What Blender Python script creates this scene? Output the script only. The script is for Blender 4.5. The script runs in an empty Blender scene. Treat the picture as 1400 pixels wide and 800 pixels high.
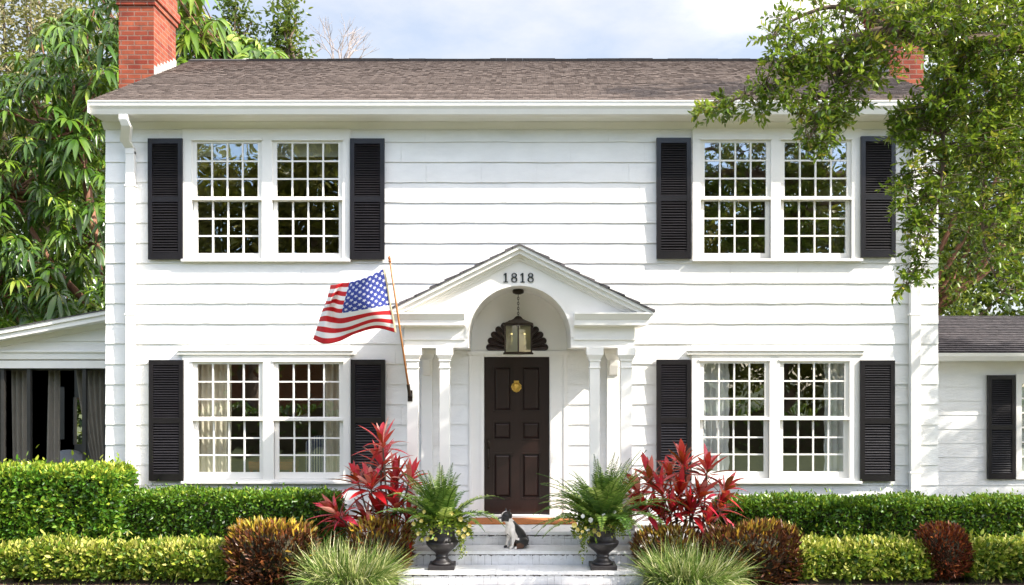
import bpy, bmesh, math, random
import numpy as np
from mathutils import Vector, Matrix

random.seed(7)
rng = np.random.default_rng(11)
scene = bpy.context.scene
COL = scene.collection

# ---------------------------------------------------------------- camera geometry
D, F, CX, HY, ZC = 12.5, 1250.0, 700.0, 510.0, 2.47


def wx(px, Y=0.0):
    return (px - CX) * (D + Y) / F


def wz(py, Y=0.0):
    return ZC + (HY - py) * (D + Y) / F


def P(px, py, Y=0.0):
    return Vector((wx(px, Y), Y, wz(py, Y)))


# ---------------------------------------------------------------- materials
def new_mat(name):
    m = bpy.data.materials.new(name)
    m.use_nodes = True
    nt = m.node_tree
    b = nt.nodes['Principled BSDF']
    return m, nt, b


def nd(nt, typ, **kw):
    n = nt.nodes.new(typ)
    for k, v in kw.items():
        if k in n.inputs.keys():
            n.inputs[k].default_value = v
        else:
            setattr(n, k, v)
    return n


def ramp(nt, fac, stops, interp='LINEAR'):
    r = nt.nodes.new('ShaderNodeValToRGB')
    r.color_ramp.interpolation = interp
    els = r.color_ramp.elements
    while len(els) < len(stops):
        els.new(0.5)
    for e, (p, c) in zip(els, stops):
        e.position = p
        e.color = (c[0], c[1], c[2], 1) if not isinstance(c, (int, float)) else (c, c, c, 1)
    nt.links.new(fac, r.inputs['Fac'])
    return r.outputs['Color']


def mix(nt, fac, a, b, mode='MIX'):
    m = nt.nodes.new('ShaderNodeMix')
    m.data_type = 'RGBA'
    m.blend_type = mode
    for sock, v in ((m.inputs[0], fac), (m.inputs[6], a), (m.inputs[7], b)):
        if hasattr(v, 'is_output') or isinstance(v, bpy.types.NodeSocket):
            nt.links.new(v, sock)
        elif isinstance(v, (int, float)):
            sock.default_value = v
        else:
            sock.default_value = (v[0], v[1], v[2], 1)
    return m.outputs[2]


def plain(name, col, rough=0.5, var=0.12, scale=6.0, bump=0.15, bscale=60.0, metal=0.0, spec=None, stretch=None):
    """a painted / cast / woven surface with gentle unevenness in tone and relief"""
    m, nt, b = new_mat(name)
    tc = nd(nt, 'ShaderNodeTexCoord')
    src = tc.outputs['Object']
    if stretch:
        mp = nd(nt, 'ShaderNodeMapping')
        mp.inputs['Scale'].default_value = stretch
        nt.links.new(src, mp.inputs['Vector'])
        src = mp.outputs['Vector']
    n1 = nd(nt, 'ShaderNodeTexNoise', Scale=scale, Detail=6.0, Roughness=0.6)
    nt.links.new(src, n1.inputs['Vector'])
    lo = tuple(c * (1 - var) for c in col)
    hi = tuple(min(1, c * (1 + var * 0.6)) for c in col)
    c = ramp(nt, n1.outputs['Fac'], [(0.3, lo), (0.7, hi)])
    nt.links.new(c, b.inputs['Base Color'])
    b.inputs['Roughness'].default_value = rough
    b.inputs['Metallic'].default_value = metal
    if spec is not None:
        b.inputs['Specular IOR Level'].default_value = spec
    n2 = nd(nt, 'ShaderNodeTexNoise', Scale=bscale, Detail=4.0)
    nt.links.new(src, n2.inputs['Vector'])
    bp = nd(nt, 'ShaderNodeBump', Strength=bump, Distance=0.01)
    nt.links.new(n2.outputs['Fac'], bp.inputs['Height'])
    nt.links.new(bp.outputs['Normal'], b.inputs['Normal'])
    return m


def leafmat(name, stops, trans=0.3, rough=0.45, spec=0.4):
    m, nt, b = new_mat(name)
    at = nd(nt, 'ShaderNodeAttribute')
    at.attribute_name = 'var'
    c = ramp(nt, at.outputs['Fac'], stops)
    nt.links.new(c, b.inputs['Base Color'])
    b.inputs['Roughness'].default_value = rough
    b.inputs['Specular IOR Level'].default_value = spec
    tr = nd(nt, 'ShaderNodeBsdfTranslucent')
    tcol = mix(nt, 0.45, c, (0.28, 0.34, 0.03), 'MIX') if trans > 0.2 else c
    nt.links.new(tcol, tr.inputs['Color'])
    ms = nd(nt, 'ShaderNodeMixShader')
    ms.inputs[0].default_value = trans
    nt.links.new(b.outputs[0], ms.inputs[1])
    nt.links.new(tr.outputs[0], ms.inputs[2])
    out = nt.nodes['Material Output']
    nt.links.new(ms.outputs[0], out.inputs['Surface'])
    return m


M = {}
M['siding'] = plain('white clapboard paint', (0.82, 0.81, 0.785), 0.55, 0.075, 2.2, 0.3, 30, stretch=(1, 1, 2.5))
M['trim'] = plain('white trim paint', (0.83, 0.805, 0.76), 0.45, 0.04, 2.5, 0.12, 40)
M['cream'] = plain('cream soffit paint', (0.80, 0.775, 0.70), 0.55, 0.05, 2.0, 0.12, 40)
M['black'] = plain('black shutter paint', (0.0125, 0.0105, 0.012), 0.30, 0.3, 5, 0.15, 60)
M['door'] = plain('dark brown door paint', (0.018, 0.007, 0.0055), 0.28, 0.25, 9, 0.2, 30, stretch=(8, 8, 1))
M['brass'] = plain('brass', (0.75, 0.48, 0.12), 0.28, 0.2, 30, 0.1, 90, metal=1.0)
M['bronze'] = plain('dark bronze', (0.035, 0.024, 0.016), 0.4, 0.3, 20, 0.15, 90, metal=0.6)
M['urn'] = plain('dark cast iron', (0.020, 0.016, 0.017), 0.45, 0.35, 14, 0.3, 90)
M['pole'] = plain('varnished wood pole', (0.45, 0.19, 0.06), 0.35, 0.3, 20, 0.15, 90, stretch=(1, 1, 0.1))
M['bark'] = plain('brown bark', (0.16, 0.11, 0.075), 0.85, 0.45, 9, 0.9, 28, stretch=(1, 1, 0.25))
M['redbark'] = plain('reddish bark', (0.26, 0.12, 0.07), 0.8, 0.45, 9, 0.8, 28, stretch=(1, 1, 0.25))
M['greybark'] = plain('pale grey bark', (0.33, 0.28, 0.26), 0.85, 0.3, 9, 0.8, 28)
M['twig'] = plain('hedge twigs', (0.045, 0.038, 0.018), 0.9, 0.5, 25, 1.0, 40)
M['soil'] = plain('plant soil', (0.05, 0.035, 0.025), 0.95, 0.5, 30, 1.0, 60)
M['darkroom'] = plain('room plaster', (0.20, 0.15, 0.10), 0.8, 0.1, 2, 0.05, 30)
M['roomfloor'] = plain('room floorboards', (0.12, 0.065, 0.035), 0.5, 0.3, 3, 0.1, 30)
M['curtain'] = plain('cream curtain cloth', (0.80, 0.73, 0.60), 0.85, 0.08, 5, 0.15, 120)
M['lace'] = plain('white lace cloth', (0.82, 0.84, 0.86), 0.85, 0.08, 5, 0.15, 120)
M['greycurtain'] = plain('grey outdoor cloth', (0.20, 0.18, 0.145), 0.9, 0.15, 5, 0.2, 100)
M['blind'] = plain('pale blind cloth', (0.62, 0.63, 0.60), 0.8, 0.05, 3, 0.1, 100)
M['orangewood'] = plain('orange varnished wood', (0.42, 0.13, 0.035), 0.35, 0.3, 5, 0.1, 50, stretch=(1, 8, 8))
M['candle'] = plain('candle tube', (0.80, 0.68, 0.40), 0.5, 0.05, 5, 0.05, 50)
M['porchmetal'] = plain('dark porch post', (0.03, 0.028, 0.025), 0.5, 0.2, 5, 0.1, 60)
M['cushion'] = plain('grey cushion', (0.30, 0.30, 0.30), 0.9, 0.1, 8, 0.2, 120)
M['ridge'] = plain('shadow-toned ridge shingles', (0.045, 0.040, 0.040), 0.9, 0.4, 12, 0.6, 60)  # near-black colour stands in for the shadow line along the ridge
M['asphalt'] = plain('asphalt', (0.05, 0.05, 0.052), 0.9, 0.3, 4, 0.5, 150)
M['number'] = plain('black numerals', (0.015, 0.022, 0.024), 0.4, 0.2, 10, 0.05, 60)

# glass: old float glass, clear with a strong surface reflection and slight waviness
m, nt, b = new_mat('window glass')
tc = nd(nt, 'ShaderNodeTexCoord')
nz = nd(nt, 'ShaderNodeTexNoise', Scale=2.2, Detail=1.0)
nt.links.new(tc.outputs['Object'], nz.inputs['Vector'])
bp = nd(nt, 'ShaderNodeBump', Strength=0.05, Distance=0.05)
nt.links.new(nz.outputs['Fac'], bp.inputs['Height'])
gl = nd(nt, 'ShaderNodeBsdfGlossy', Roughness=0.0)
gl.inputs['Color'].default_value = (0.95, 0.97, 1, 1)
nt.links.new(bp.outputs['Normal'], gl.inputs['Normal'])
tp = nd(nt, 'ShaderNodeBsdfTransparent')
tp.inputs['Color'].default_value = (0.93, 0.95, 0.93, 1)
ms = nd(nt, 'ShaderNodeMixShader')
ms.inputs[0].default_value = 0.30
nt.links.new(tp.outputs[0], ms.inputs[1])
nt.links.new(gl.outputs[0], ms.inputs[2])
nt.links.new(ms.outputs[0], nt.nodes['Material Output'].inputs['Surface'])
M['glass'] = m

m, nt, b = new_mat('lantern glass')
gl = nd(nt, 'ShaderNodeBsdfGlossy', Roughness=0.05)
tp = nd(nt, 'ShaderNodeBsdfTranslucent')
tp.inputs['Color'].default_value = (0.66, 0.64, 0.38, 1)
t2 = nd(nt, 'ShaderNodeBsdfTransparent')
t2.inputs['Color'].default_value = (0.85, 0.83, 0.62, 1)
ms0 = nd(nt, 'ShaderNodeMixShader')
ms0.inputs[0].default_value = 0.55
nt.links.new(tp.outputs[0], ms0.inputs[1])
nt.links.new(t2.outputs[0], ms0.inputs[2])
ms = nd(nt, 'ShaderNodeMixShader')
ms.inputs[0].default_value = 0.06
nt.links.new(ms0.outputs[0], ms.inputs[1])
nt.links.new(gl.outputs[0], ms.inputs[2])
nt.links.new(ms.outputs[0], nt.nodes['Material Output'].inputs['Surface'])
M['lglass'] = m
m, nt, b = new_mat('lit candle bulb')
b.inputs['Base Color'].default_value = (.9, .8, .5, 1)
b.inputs['Emission Color'].default_value = (1, .78, .40, 1)
b.inputs['Emission Strength'].default_value = .9
M['bulb'] = m


def brickmat(name, c1, c2, mortar, bw, bh, ms_, rough=0.85, bump=0.6, noise_var=0.25, offset=0.5, bias=0.0, noise_scale=2.5):
    m, nt, b = new_mat(name)
    uv = nd(nt, 'ShaderNodeUVMap')
    br = nd(nt, 'ShaderNodeTexBrick', Scale=1.0)
    br.inputs['Brick Width'].default_value = bw
    br.inputs['Row Height'].default_value = bh
    br.inputs['Mortar Size'].default_value = ms_
    br.inputs['Mortar Smooth'].default_value = 0.3
    br.inputs['Bias'].default_value = bias
    br.inputs['Color1'].default_value = (*c1, 1)
    br.inputs['Color2'].default_value = (*c2, 1)
    br.inputs['Mortar'].default_value = (*mortar, 1)
    br.offset = offset
    nt.links.new(uv.outputs[0], br.inputs['Vector'])
    n = nd(nt, 'ShaderNodeTexNoise', Scale=noise_scale, Detail=8.0, Roughness=0.7)
    nt.links.new(uv.outputs[0], n.inputs['Vector'])
    f = ramp(nt, n.outputs['Fac'], [(0.3, 1 - noise_var), (0.7, 1 + 0 * noise_var)])
    c = mix(nt, 1.0, br.outputs['Color'], f, 'MULTIPLY')
    nt.links.new(c, b.inputs['Base Color'])
    b.inputs['Roughness'].default_value = rough
    n2 = nd(nt, 'ShaderNodeTexNoise', Scale=90.0, Detail=3.0)
    nt.links.new(uv.outputs[0], n2.inputs['Vector'])
    inv = nd(nt, 'ShaderNodeMath', operation='SUBTRACT')
    inv.inputs[0].default_value = 1.0
    nt.links.new(br.outputs['Fac'], inv.inputs[1])
    ad = nd(nt, 'ShaderNodeMath', operation='MULTIPLY_ADD')
    nt.links.new(n2.outputs['Fac'], ad.inputs[0])
    ad.inputs[1].default_value = 0.4
    nt.links.new(inv.outputs[0], ad.inputs[2])
    bp = nd(nt, 'ShaderNodeBump', Strength=bump, Distance=0.01)
    nt.links.new(ad.outputs[0], bp.inputs['Height'])
    nt.links.new(bp.outputs['Normal'], b.inputs['Normal'])
    return m


M['brick'] = brickmat('red chimney brick', (0.27, 0.030, 0.010), (0.42, 0.095, 0.038), (0.32, 0.17, 0.12), 0.21, 0.075, 0.010, 0.85, 0.8, 0.55, 0.5, 0.0, 4.0)
M['farbrick'] = brickmat('brown brick', (0.33, 0.10, 0.05), (0.42, 0.15, 0.08), (0.35, 0.25, 0.2), 0.22, 0.075, 0.010)
M['shingle'] = brickmat('weathered brown shingles', (0.205, 0.160, 0.135), (0.255, 0.200, 0.169), (0.12, 0.095, 0.08), 0.10, 0.137, 0.005, 0.92, 0.5, 0.32, 0.37, 0.0, 15.0)
M['wingshingle'] = brickmat('charcoal shingles', (0.040, 0.036, 0.042), (0.085, 0.074, 0.080), (0.025, 0.023, 0.025), 0.12, 0.137, 0.006, 0.92, 0.5, 0.35, 0.37, 0.0, 6.0)
M['darkshingle'] = brickmat('dark grey shingles', (0.075, 0.070, 0.078), (0.15, 0.135, 0.14), (0.035, 0.033, 0.036), 0.30, 0.137, 0.008, 0.92, 0.5, 0.35, 0.37, 0.0, 3.5)

# worn white paint on the brick steps
m, nt, b = new_mat('worn white step paint')
uv = nd(nt, 'ShaderNodeUVMap')
br = nd(nt, 'ShaderNodeTexBrick', Scale=1.0)
br.inputs['Brick Width'].default_value = 0.082
br.inputs['Row Height'].default_value = 0.40
br.inputs['Mortar Size'].default_value = 0.0030
br.inputs['Mortar Smooth'].default_value = 0.4
br.offset = 0.0
nt.links.new(uv.outputs[0], br.inputs['Vector'])
n = nd(nt, 'ShaderNodeTexNoise', Scale=5.0, Detail=9.0, Roughness=0.72)
nt.links.new(uv.outputs[0], n.inputs['Vector'])
base = ramp(nt, n.outputs['Fac'], [(0.25, (0.55, 0.54, 0.54)), (0.55, (0.74, 0.74, 0.75))])
n2 = nd(nt, 'ShaderNodeTexNoise', Scale=3.3, Detail=6.0, Roughness=0.7)
nt.links.new(uv.outputs[0], n2.inputs['Vector'])
crack = ramp(nt, n2.outputs['Fac'], [(0.46, 0.0), (0.60, 0.9)])
cm = nd(nt, 'ShaderNodeMath', operation='MULTIPLY')
nt.links.new(crack, cm.inputs[0])
nt.links.new(br.outputs['Fac'], cm.inputs[1])
c1 = mix(nt, cm.outputs[0], base, (0.13, 0.115, 0.11))
n3 = nd(nt, 'ShaderNodeTexNoise', Scale=14.0, Detail=10.0, Roughness=0.75)
nt.links.new(uv.outputs[0], n3.inputs['Vector'])
wear = ramp(nt, n3.outputs['Fac'], [(0.63, 0.0), (0.68, 0.8)])
c2 = mix(nt, wear, c1, (0.22, 0.19, 0.17))
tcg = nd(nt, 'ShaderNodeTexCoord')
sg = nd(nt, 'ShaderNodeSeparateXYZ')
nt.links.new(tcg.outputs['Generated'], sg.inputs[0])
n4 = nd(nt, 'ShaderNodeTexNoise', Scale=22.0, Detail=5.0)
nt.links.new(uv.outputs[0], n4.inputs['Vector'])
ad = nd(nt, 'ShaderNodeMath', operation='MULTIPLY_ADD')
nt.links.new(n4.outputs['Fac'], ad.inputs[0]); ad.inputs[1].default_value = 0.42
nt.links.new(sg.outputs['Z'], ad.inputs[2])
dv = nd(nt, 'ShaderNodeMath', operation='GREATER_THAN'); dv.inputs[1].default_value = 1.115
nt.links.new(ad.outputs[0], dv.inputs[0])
c3 = mix(nt, dv.outputs[0], c2, (0.10, 0.085, 0.08))  # uneven dark band along the top of each riser
nt.links.new(c3, b.inputs['Base Color'])
b.inputs['Roughness'].default_value = 0.6
bp = nd(nt, 'ShaderNodeBump', Strength=0.4, Distance=0.008)
nt.links.new(n3.outputs['Fac'], bp.inputs['Height'])
nt.links.new(bp.outputs['Normal'], b.inputs['Normal'])
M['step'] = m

m, nt, b = new_mat('worn white tread paint')
tc = nd(nt, 'ShaderNodeTexCoord')
n = nd(nt, 'ShaderNodeTexNoise', Scale=4.0, Detail=9.0, Roughness=0.72)
nt.links.new(tc.outputs['Object'], n.inputs['Vector'])
base = ramp(nt, n.outputs['Fac'], [(0.25, (0.60, 0.59, 0.58)), (0.55, (0.76, 0.76, 0.76))])
n3 = nd(nt, 'ShaderNodeTexNoise', Scale=17.0, Detail=10.0, Roughness=0.75)
nt.links.new(tc.outputs['Object'], n3.inputs['Vector'])
wear = ramp(nt, n3.outputs['Fac'], [(0.61, 0.0), (0.67, 0.7)])
nt.links.new(mix(nt, wear, base, (0.24, 0.21, 0.19)), b.inputs['Base Color'])
b.inputs['Roughness'].default_value = 0.55
bp = nd(nt, 'ShaderNodeBump', Strength=0.4, Distance=0.008)
nt.links.new(n3.outputs['Fac'], bp.inputs['Height'])
nt.links.new(bp.outputs['Normal'], b.inputs['Normal'])
M['tread'] = m

# coir mat
m, nt, b = new_mat('coir matting')
tc = nd(nt, 'ShaderNodeTexCoord')
n = nd(nt, 'ShaderNodeTexNoise', Scale=90.0, Detail=4.0)
nt.links.new(tc.outputs['Object'], n.inputs['Vector'])
c = ramp(nt, n.outputs['Fac'], [(0.3, (0.30, 0.085, 0.02)), (0.7, (0.52, 0.20, 0.06))])
nt.links.new(c, b.inputs['Base Color'])
b.inputs['Roughness'].default_value = 0.95
bp = nd(nt, 'ShaderNodeBump', Strength=1.0, Distance=0.01)
nt.links.new(n.outputs['Fac'], bp.inputs['Height'])
nt.links.new(bp.outputs['Normal'], b.inputs['Normal'])
M['coir'] = m


def twotone(name, a, b_, scale, lo=0.42, hi=0.6, bscale=60, bump=0.8, rough=0.95):
    m, nt, b = new_mat(name)
    tc = nd(nt, 'ShaderNodeTexCoord')
    n = nd(nt, 'ShaderNodeTexNoise', Scale=scale, Detail=9.0, Roughness=0.7)
    nt.links.new(tc.outputs['Object'], n.inputs['Vector'])
    c = ramp(nt, n.outputs['Fac'], [(lo, a), (hi, b_)])
    nt.links.new(c, b.inputs['Base Color'])
    b.inputs['Roughness'].default_value = rough
    n2 = nd(nt, 'ShaderNodeTexNoise', Scale=bscale, Detail=5.0)
    nt.links.new(tc.outputs['Object'], n2.inputs['Vector'])
    bp = nd(nt, 'ShaderNodeBump', Strength=bump, Distance=0.03)
    nt.links.new(n2.outputs['Fac'], bp.inputs['Height'])
    nt.links.new(bp.outputs['Normal'], b.inputs['Normal'])
    return m


M['lawn'] = twotone('lawn', (0.035, 0.05, 0.012), (0.07, 0.085, 0.022), 3.0)
M['mulch'] = twotone('bark mulch', (0.05, 0.022, 0.014), (0.20, 0.10, 0.07), 24.0)
M['concrete'] = twotone('pale concrete', (0.38, 0.37, 0.35), (0.48, 0.47, 0.45), 2.0, bump=0.2)

# striped fabric for the armchair
m, nt, b = new_mat('blue striped cloth')
tc = nd(nt, 'ShaderNodeTexCoord')
sx = nd(nt, 'ShaderNodeSeparateXYZ')
nt.links.new(tc.outputs['Object'], sx.inputs[0])
mu = nd(nt, 'ShaderNodeMath', operation='MULTIPLY')
mu.inputs[1].default_value = 26.0
nt.links.new(sx.outputs['X'], mu.inputs[0])
fr = nd(nt, 'ShaderNodeMath', operation='FRACT')
nt.links.new(mu.outputs[0], fr.inputs[0])
c = ramp(nt, fr.outputs[0], [(0.0, (0.85, 0.85, 0.85)), (0.5, (0.06, 0.08, 0.22))], 'CONSTANT')
nt.links.new(c, b.inputs['Base Color'])
b.inputs['Roughness'].default_value = 0.9
M['stripe'] = m

# the flag: 13 stripes, canton, rows of stars (UV: u along the fly, v from the top)
m, nt, b = new_mat('flag cloth')
uv = nd(nt, 'ShaderNodeUVMap')
sx = nd(nt, 'ShaderNodeSeparateXYZ')
nt.links.new(uv.outputs[0], sx.inputs[0])


def mth(op, a, bb=None, cc=None):
    n_ = nt.nodes.new('ShaderNodeMath')
    n_.operation = op
    for i, v in enumerate((a, bb, cc)):
        if v is None:
            continue
        if isinstance(v, (int, float)):
            n_.inputs[i].default_value = v
        else:
            nt.links.new(v, n_.inputs[i])
    return n_.outputs[0]


U, V = sx.outputs['X'], sx.outputs['Y']
st = mth('FLOOR', mth('MULTIPLY', V, 13.0))
odd = mth('MODULO', st, 2.0)
stripe = mix(nt, odd, (0.62, 0.022, 0.028), (0.86, 0.85, 0.84))
inc = mth('MULTIPLY', mth('LESS_THAN', U, 0.40), mth('LESS_THAN', V, 7.0 / 13.0))
# two interleaved star lattices
def lattice(ox, oy):
    fx = mth('SUBTRACT', mth('FRACT', mth('ADD', mth('DIVIDE', U, 0.40 / 6.0), ox)), 0.5)
    fy = mth('SUBTRACT', mth('FRACT', mth('ADD', mth('DIVIDE', V, 7.0 / 13.0 / 5.0), oy)), 0.5)
    d = mth('SQRT', mth('ADD', mth('POWER', mth('ABSOLUTE', fx), 2.0), mth('POWER', mth('ABSOLUTE', fy), 2.0)))
    ang = mth('ARCTAN2', fx, fy)
    r = mth('MULTIPLY_ADD', mth('COSINE', mth('MULTIPLY', ang, 5.0)), 0.07, 0.18)
    return mth('LESS_THAN', d, r)
star = mth('MAXIMUM', lattice(0.0, 0.0), lattice(0.5, 0.5))
canton = mix(nt, star, (0.050, 0.075, 0.36), (0.80, 0.80, 0.85))
fc = mix(nt, inc, stripe, canton)
hoist = mth('LESS_THAN', U, 0.018)
fc = mix(nt, hoist, fc, (0.70, 0.62, 0.42))
nt.links.new(fc, b.inputs['Base Color'])
b.inputs['Roughness'].default_value = 0.75
tr = nd(nt, 'ShaderNodeBsdfTranslucent')
nt.links.new(fc, tr.inputs['Color'])
ms = nd(nt, 'ShaderNodeMixShader')
ms.inputs[0].default_value = 0.35
nt.links.new(b.outputs[0], ms.inputs[1])
nt.links.new(tr.outputs[0], ms.inputs[2])
nt.links.new(ms.outputs[0], nt.nodes['Material Output'].inputs['Surface'])
M['flag'] = m

# foliage
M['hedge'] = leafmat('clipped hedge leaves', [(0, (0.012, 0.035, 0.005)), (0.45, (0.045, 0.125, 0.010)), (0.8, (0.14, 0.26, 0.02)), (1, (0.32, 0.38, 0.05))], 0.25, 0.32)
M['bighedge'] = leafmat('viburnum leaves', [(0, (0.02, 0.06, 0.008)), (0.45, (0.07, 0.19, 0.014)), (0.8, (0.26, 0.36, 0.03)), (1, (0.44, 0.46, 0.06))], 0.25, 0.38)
M['gold'] = leafmat('golden duranta leaves', [(0, (0.03, 0.075, 0.008)), (0.4, (0.11, 0.20, 0.018)), (0.75, (0.34, 0.38, 0.04)), (1, (0.62, 0.58, 0.16))], 0.3, 0.45)
M['croton'] = leafmat('croton leaves', [(0, (0.02, 0.012, 0.008)), (0.3, (0.075, 0.026, 0.012)), (0.52, (0.18, 0.06, 0.02)), (0.68, (0.20, 0.17, 0.025)), (0.85, (0.50, 0.27, 0.025)), (1, (0.62, 0.50, 0.06))], 0.12, 0.35)
M['redcroton'] = leafmat('red croton leaves', [(0, (0.016, 0.012, 0.007)), (0.35, (0.065, 0.018, 0.010)), (0.6, (0.16, 0.035, 0.014)), (0.8, (0.30, 0.075, 0.018)), (1, (0.50, 0.22, 0.03))], 0.12, 0.35)
M['ti'] = leafmat('cordyline leaves', [(0, (0.04, 0.008, 0.010)), (0.3, (0.20, 0.010, 0.014)), (0.5, (0.58, 0.012, 0.024)), (0.8, (0.72, 0.04, 0.10)), (1, (0.80, 0.38, 0.30))], 0.26, 0.26, 0.6)
M['grassblade'] = leafmat('variegated grass', [(0, (0.05, 0.12, 0.015)), (0.5, (0.17, 0.26, 0.045)), (0.78, (0.50, 0.50, 0.20)), (1, (0.76, 0.72, 0.46))], 0.2, 0.5)
M['turf'] = leafmat('turf blades', [(0, (0.06, 0.11, 0.015)), (1, (0.34, 0.36, 0.08))], 0.25, 0.5)
M['fern'] = leafmat('fern leaflets', [(0, (0.025, 0.075, 0.012)), (0.45, (0.10, 0.21, 0.035)), (0.8, (0.26, 0.38, 0.07)), (1, (0.46, 0.54, 0.15))], 0.25, 0.45)
M['trail'] = leafmat('trailing leaves', [(0, (0.04, 0.10, 0.01)), (0.6, (0.14, 0.22, 0.02)), (1, (0.40, 0.42, 0.05))], 0.25, 0.45)
M['petal'] = leafmat('yellow petals', [(0, (0.72, 0.50, 0.05)), (1, (0.85, 0.76, 0.30))], 0.3, 0.6)
M['wpetal'] = leafmat('white petals', [(0, (0.80, 0.80, 0.78)), (1, (0.88, 0.86, 0.80))], 0.1, 0.6)
M['oak'] = leafmat('oak leaves', [(0, (0.018, 0.05, 0.005)), (0.45, (0.09, 0.175, 0.012)), (0.75, (0.24, 0.34, 0.03)), (1, (0.46, 0.38, 0.06))], 0.38, 0.30)
M['whorl'] = leafmat('large drooping leaves', [(0, (0.010, 0.028, 0.005)), (0.45, (0.045, 0.115, 0.010)), (0.75, (0.15, 0.25, 0.02)), (1, (0.48, 0.50, 0.09))], 0.22, 0.28, 0.6)
M['palefoliage'] = leafmat('pale olive leaves', [(0, (0.10, 0.10, 0.05)), (0.5, (0.22, 0.21, 0.09)), (1, (0.44, 0.36, 0.20))], 0.3, 0.5)
M['backtree'] = leafmat('mid green leaves', [(0, (0.014, 0.035, 0.006)), (0.5, (0.06, 0.11, 0.015)), (1, (0.27, 0.30, 0.05))], 0.32, 0.42)
M['streettree'] = leafmat('olive street tree leaves', [(0, (0.05, 0.06, 0.008)), (0.5, (0.14, 0.145, 0.02)), (1, (0.34, 0.30, 0.05))], 0.42, 0.45)
M['furblack'] = plain('black coat', (0.012, 0.011, 0.011), 0.45, 0.3, 30, 0.3, 200)
M['furwhite'] = plain('white coat', (0.78, 0.73, 0.68), 0.7, 0.1, 30, 0.3, 200)
M['furbrown'] = plain('brown coat', (0.10, 0.045, 0.025), 0.6, 0.3, 30, 0.3, 200)

# ---------------------------------------------------------------- object bookkeeping
WORLD = {}


def tag(o, label=None, cat=None, group=None, kind=None):
    if label:
        o['label'] = label
    if cat:
        o['category'] = cat
    if group:
        o['group'] = group
    if kind:
        o['kind'] = kind
    return o


def thing(name, loc, label, cat, group=None):
    o = bpy.data.objects.new(name, None)
    o.empty_display_size = 0.2
    COL.objects.link(o)
    o.location = loc
    WORLD[o.name] = Vector(loc)
    return tag(o, label, cat, group)


def link_mesh(name, me, parent=None, origin=None):
    """mesh given in world coordinates: recentre it and parent it"""
    n = len(me.vertices)
    co = np.empty(n * 3, dtype=np.float32)
    me.vertices.foreach_get('co', co)
    co = co.reshape(-1, 3)
    if origin is None:
        lo, hi = co.min(0), co.max(0)
        origin = Vector(((lo[0] + hi[0]) / 2, (lo[1] + hi[1]) / 2, lo[2] if parent is None else (lo[2] + hi[2]) / 2))
    co -= np.array(origin, dtype=np.float32)
    me.vertices.foreach_set('co', co.ravel())
    me.update()
    o = bpy.data.objects.new(name, me)
    COL.objects.link(o)
    if parent is not None:
        o.parent = parent
        o.location = Vector(origin) - WORLD[parent.name]
    else:
        o.location = origin
    WORLD[o.name] = Vector(origin)
    return o


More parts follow.
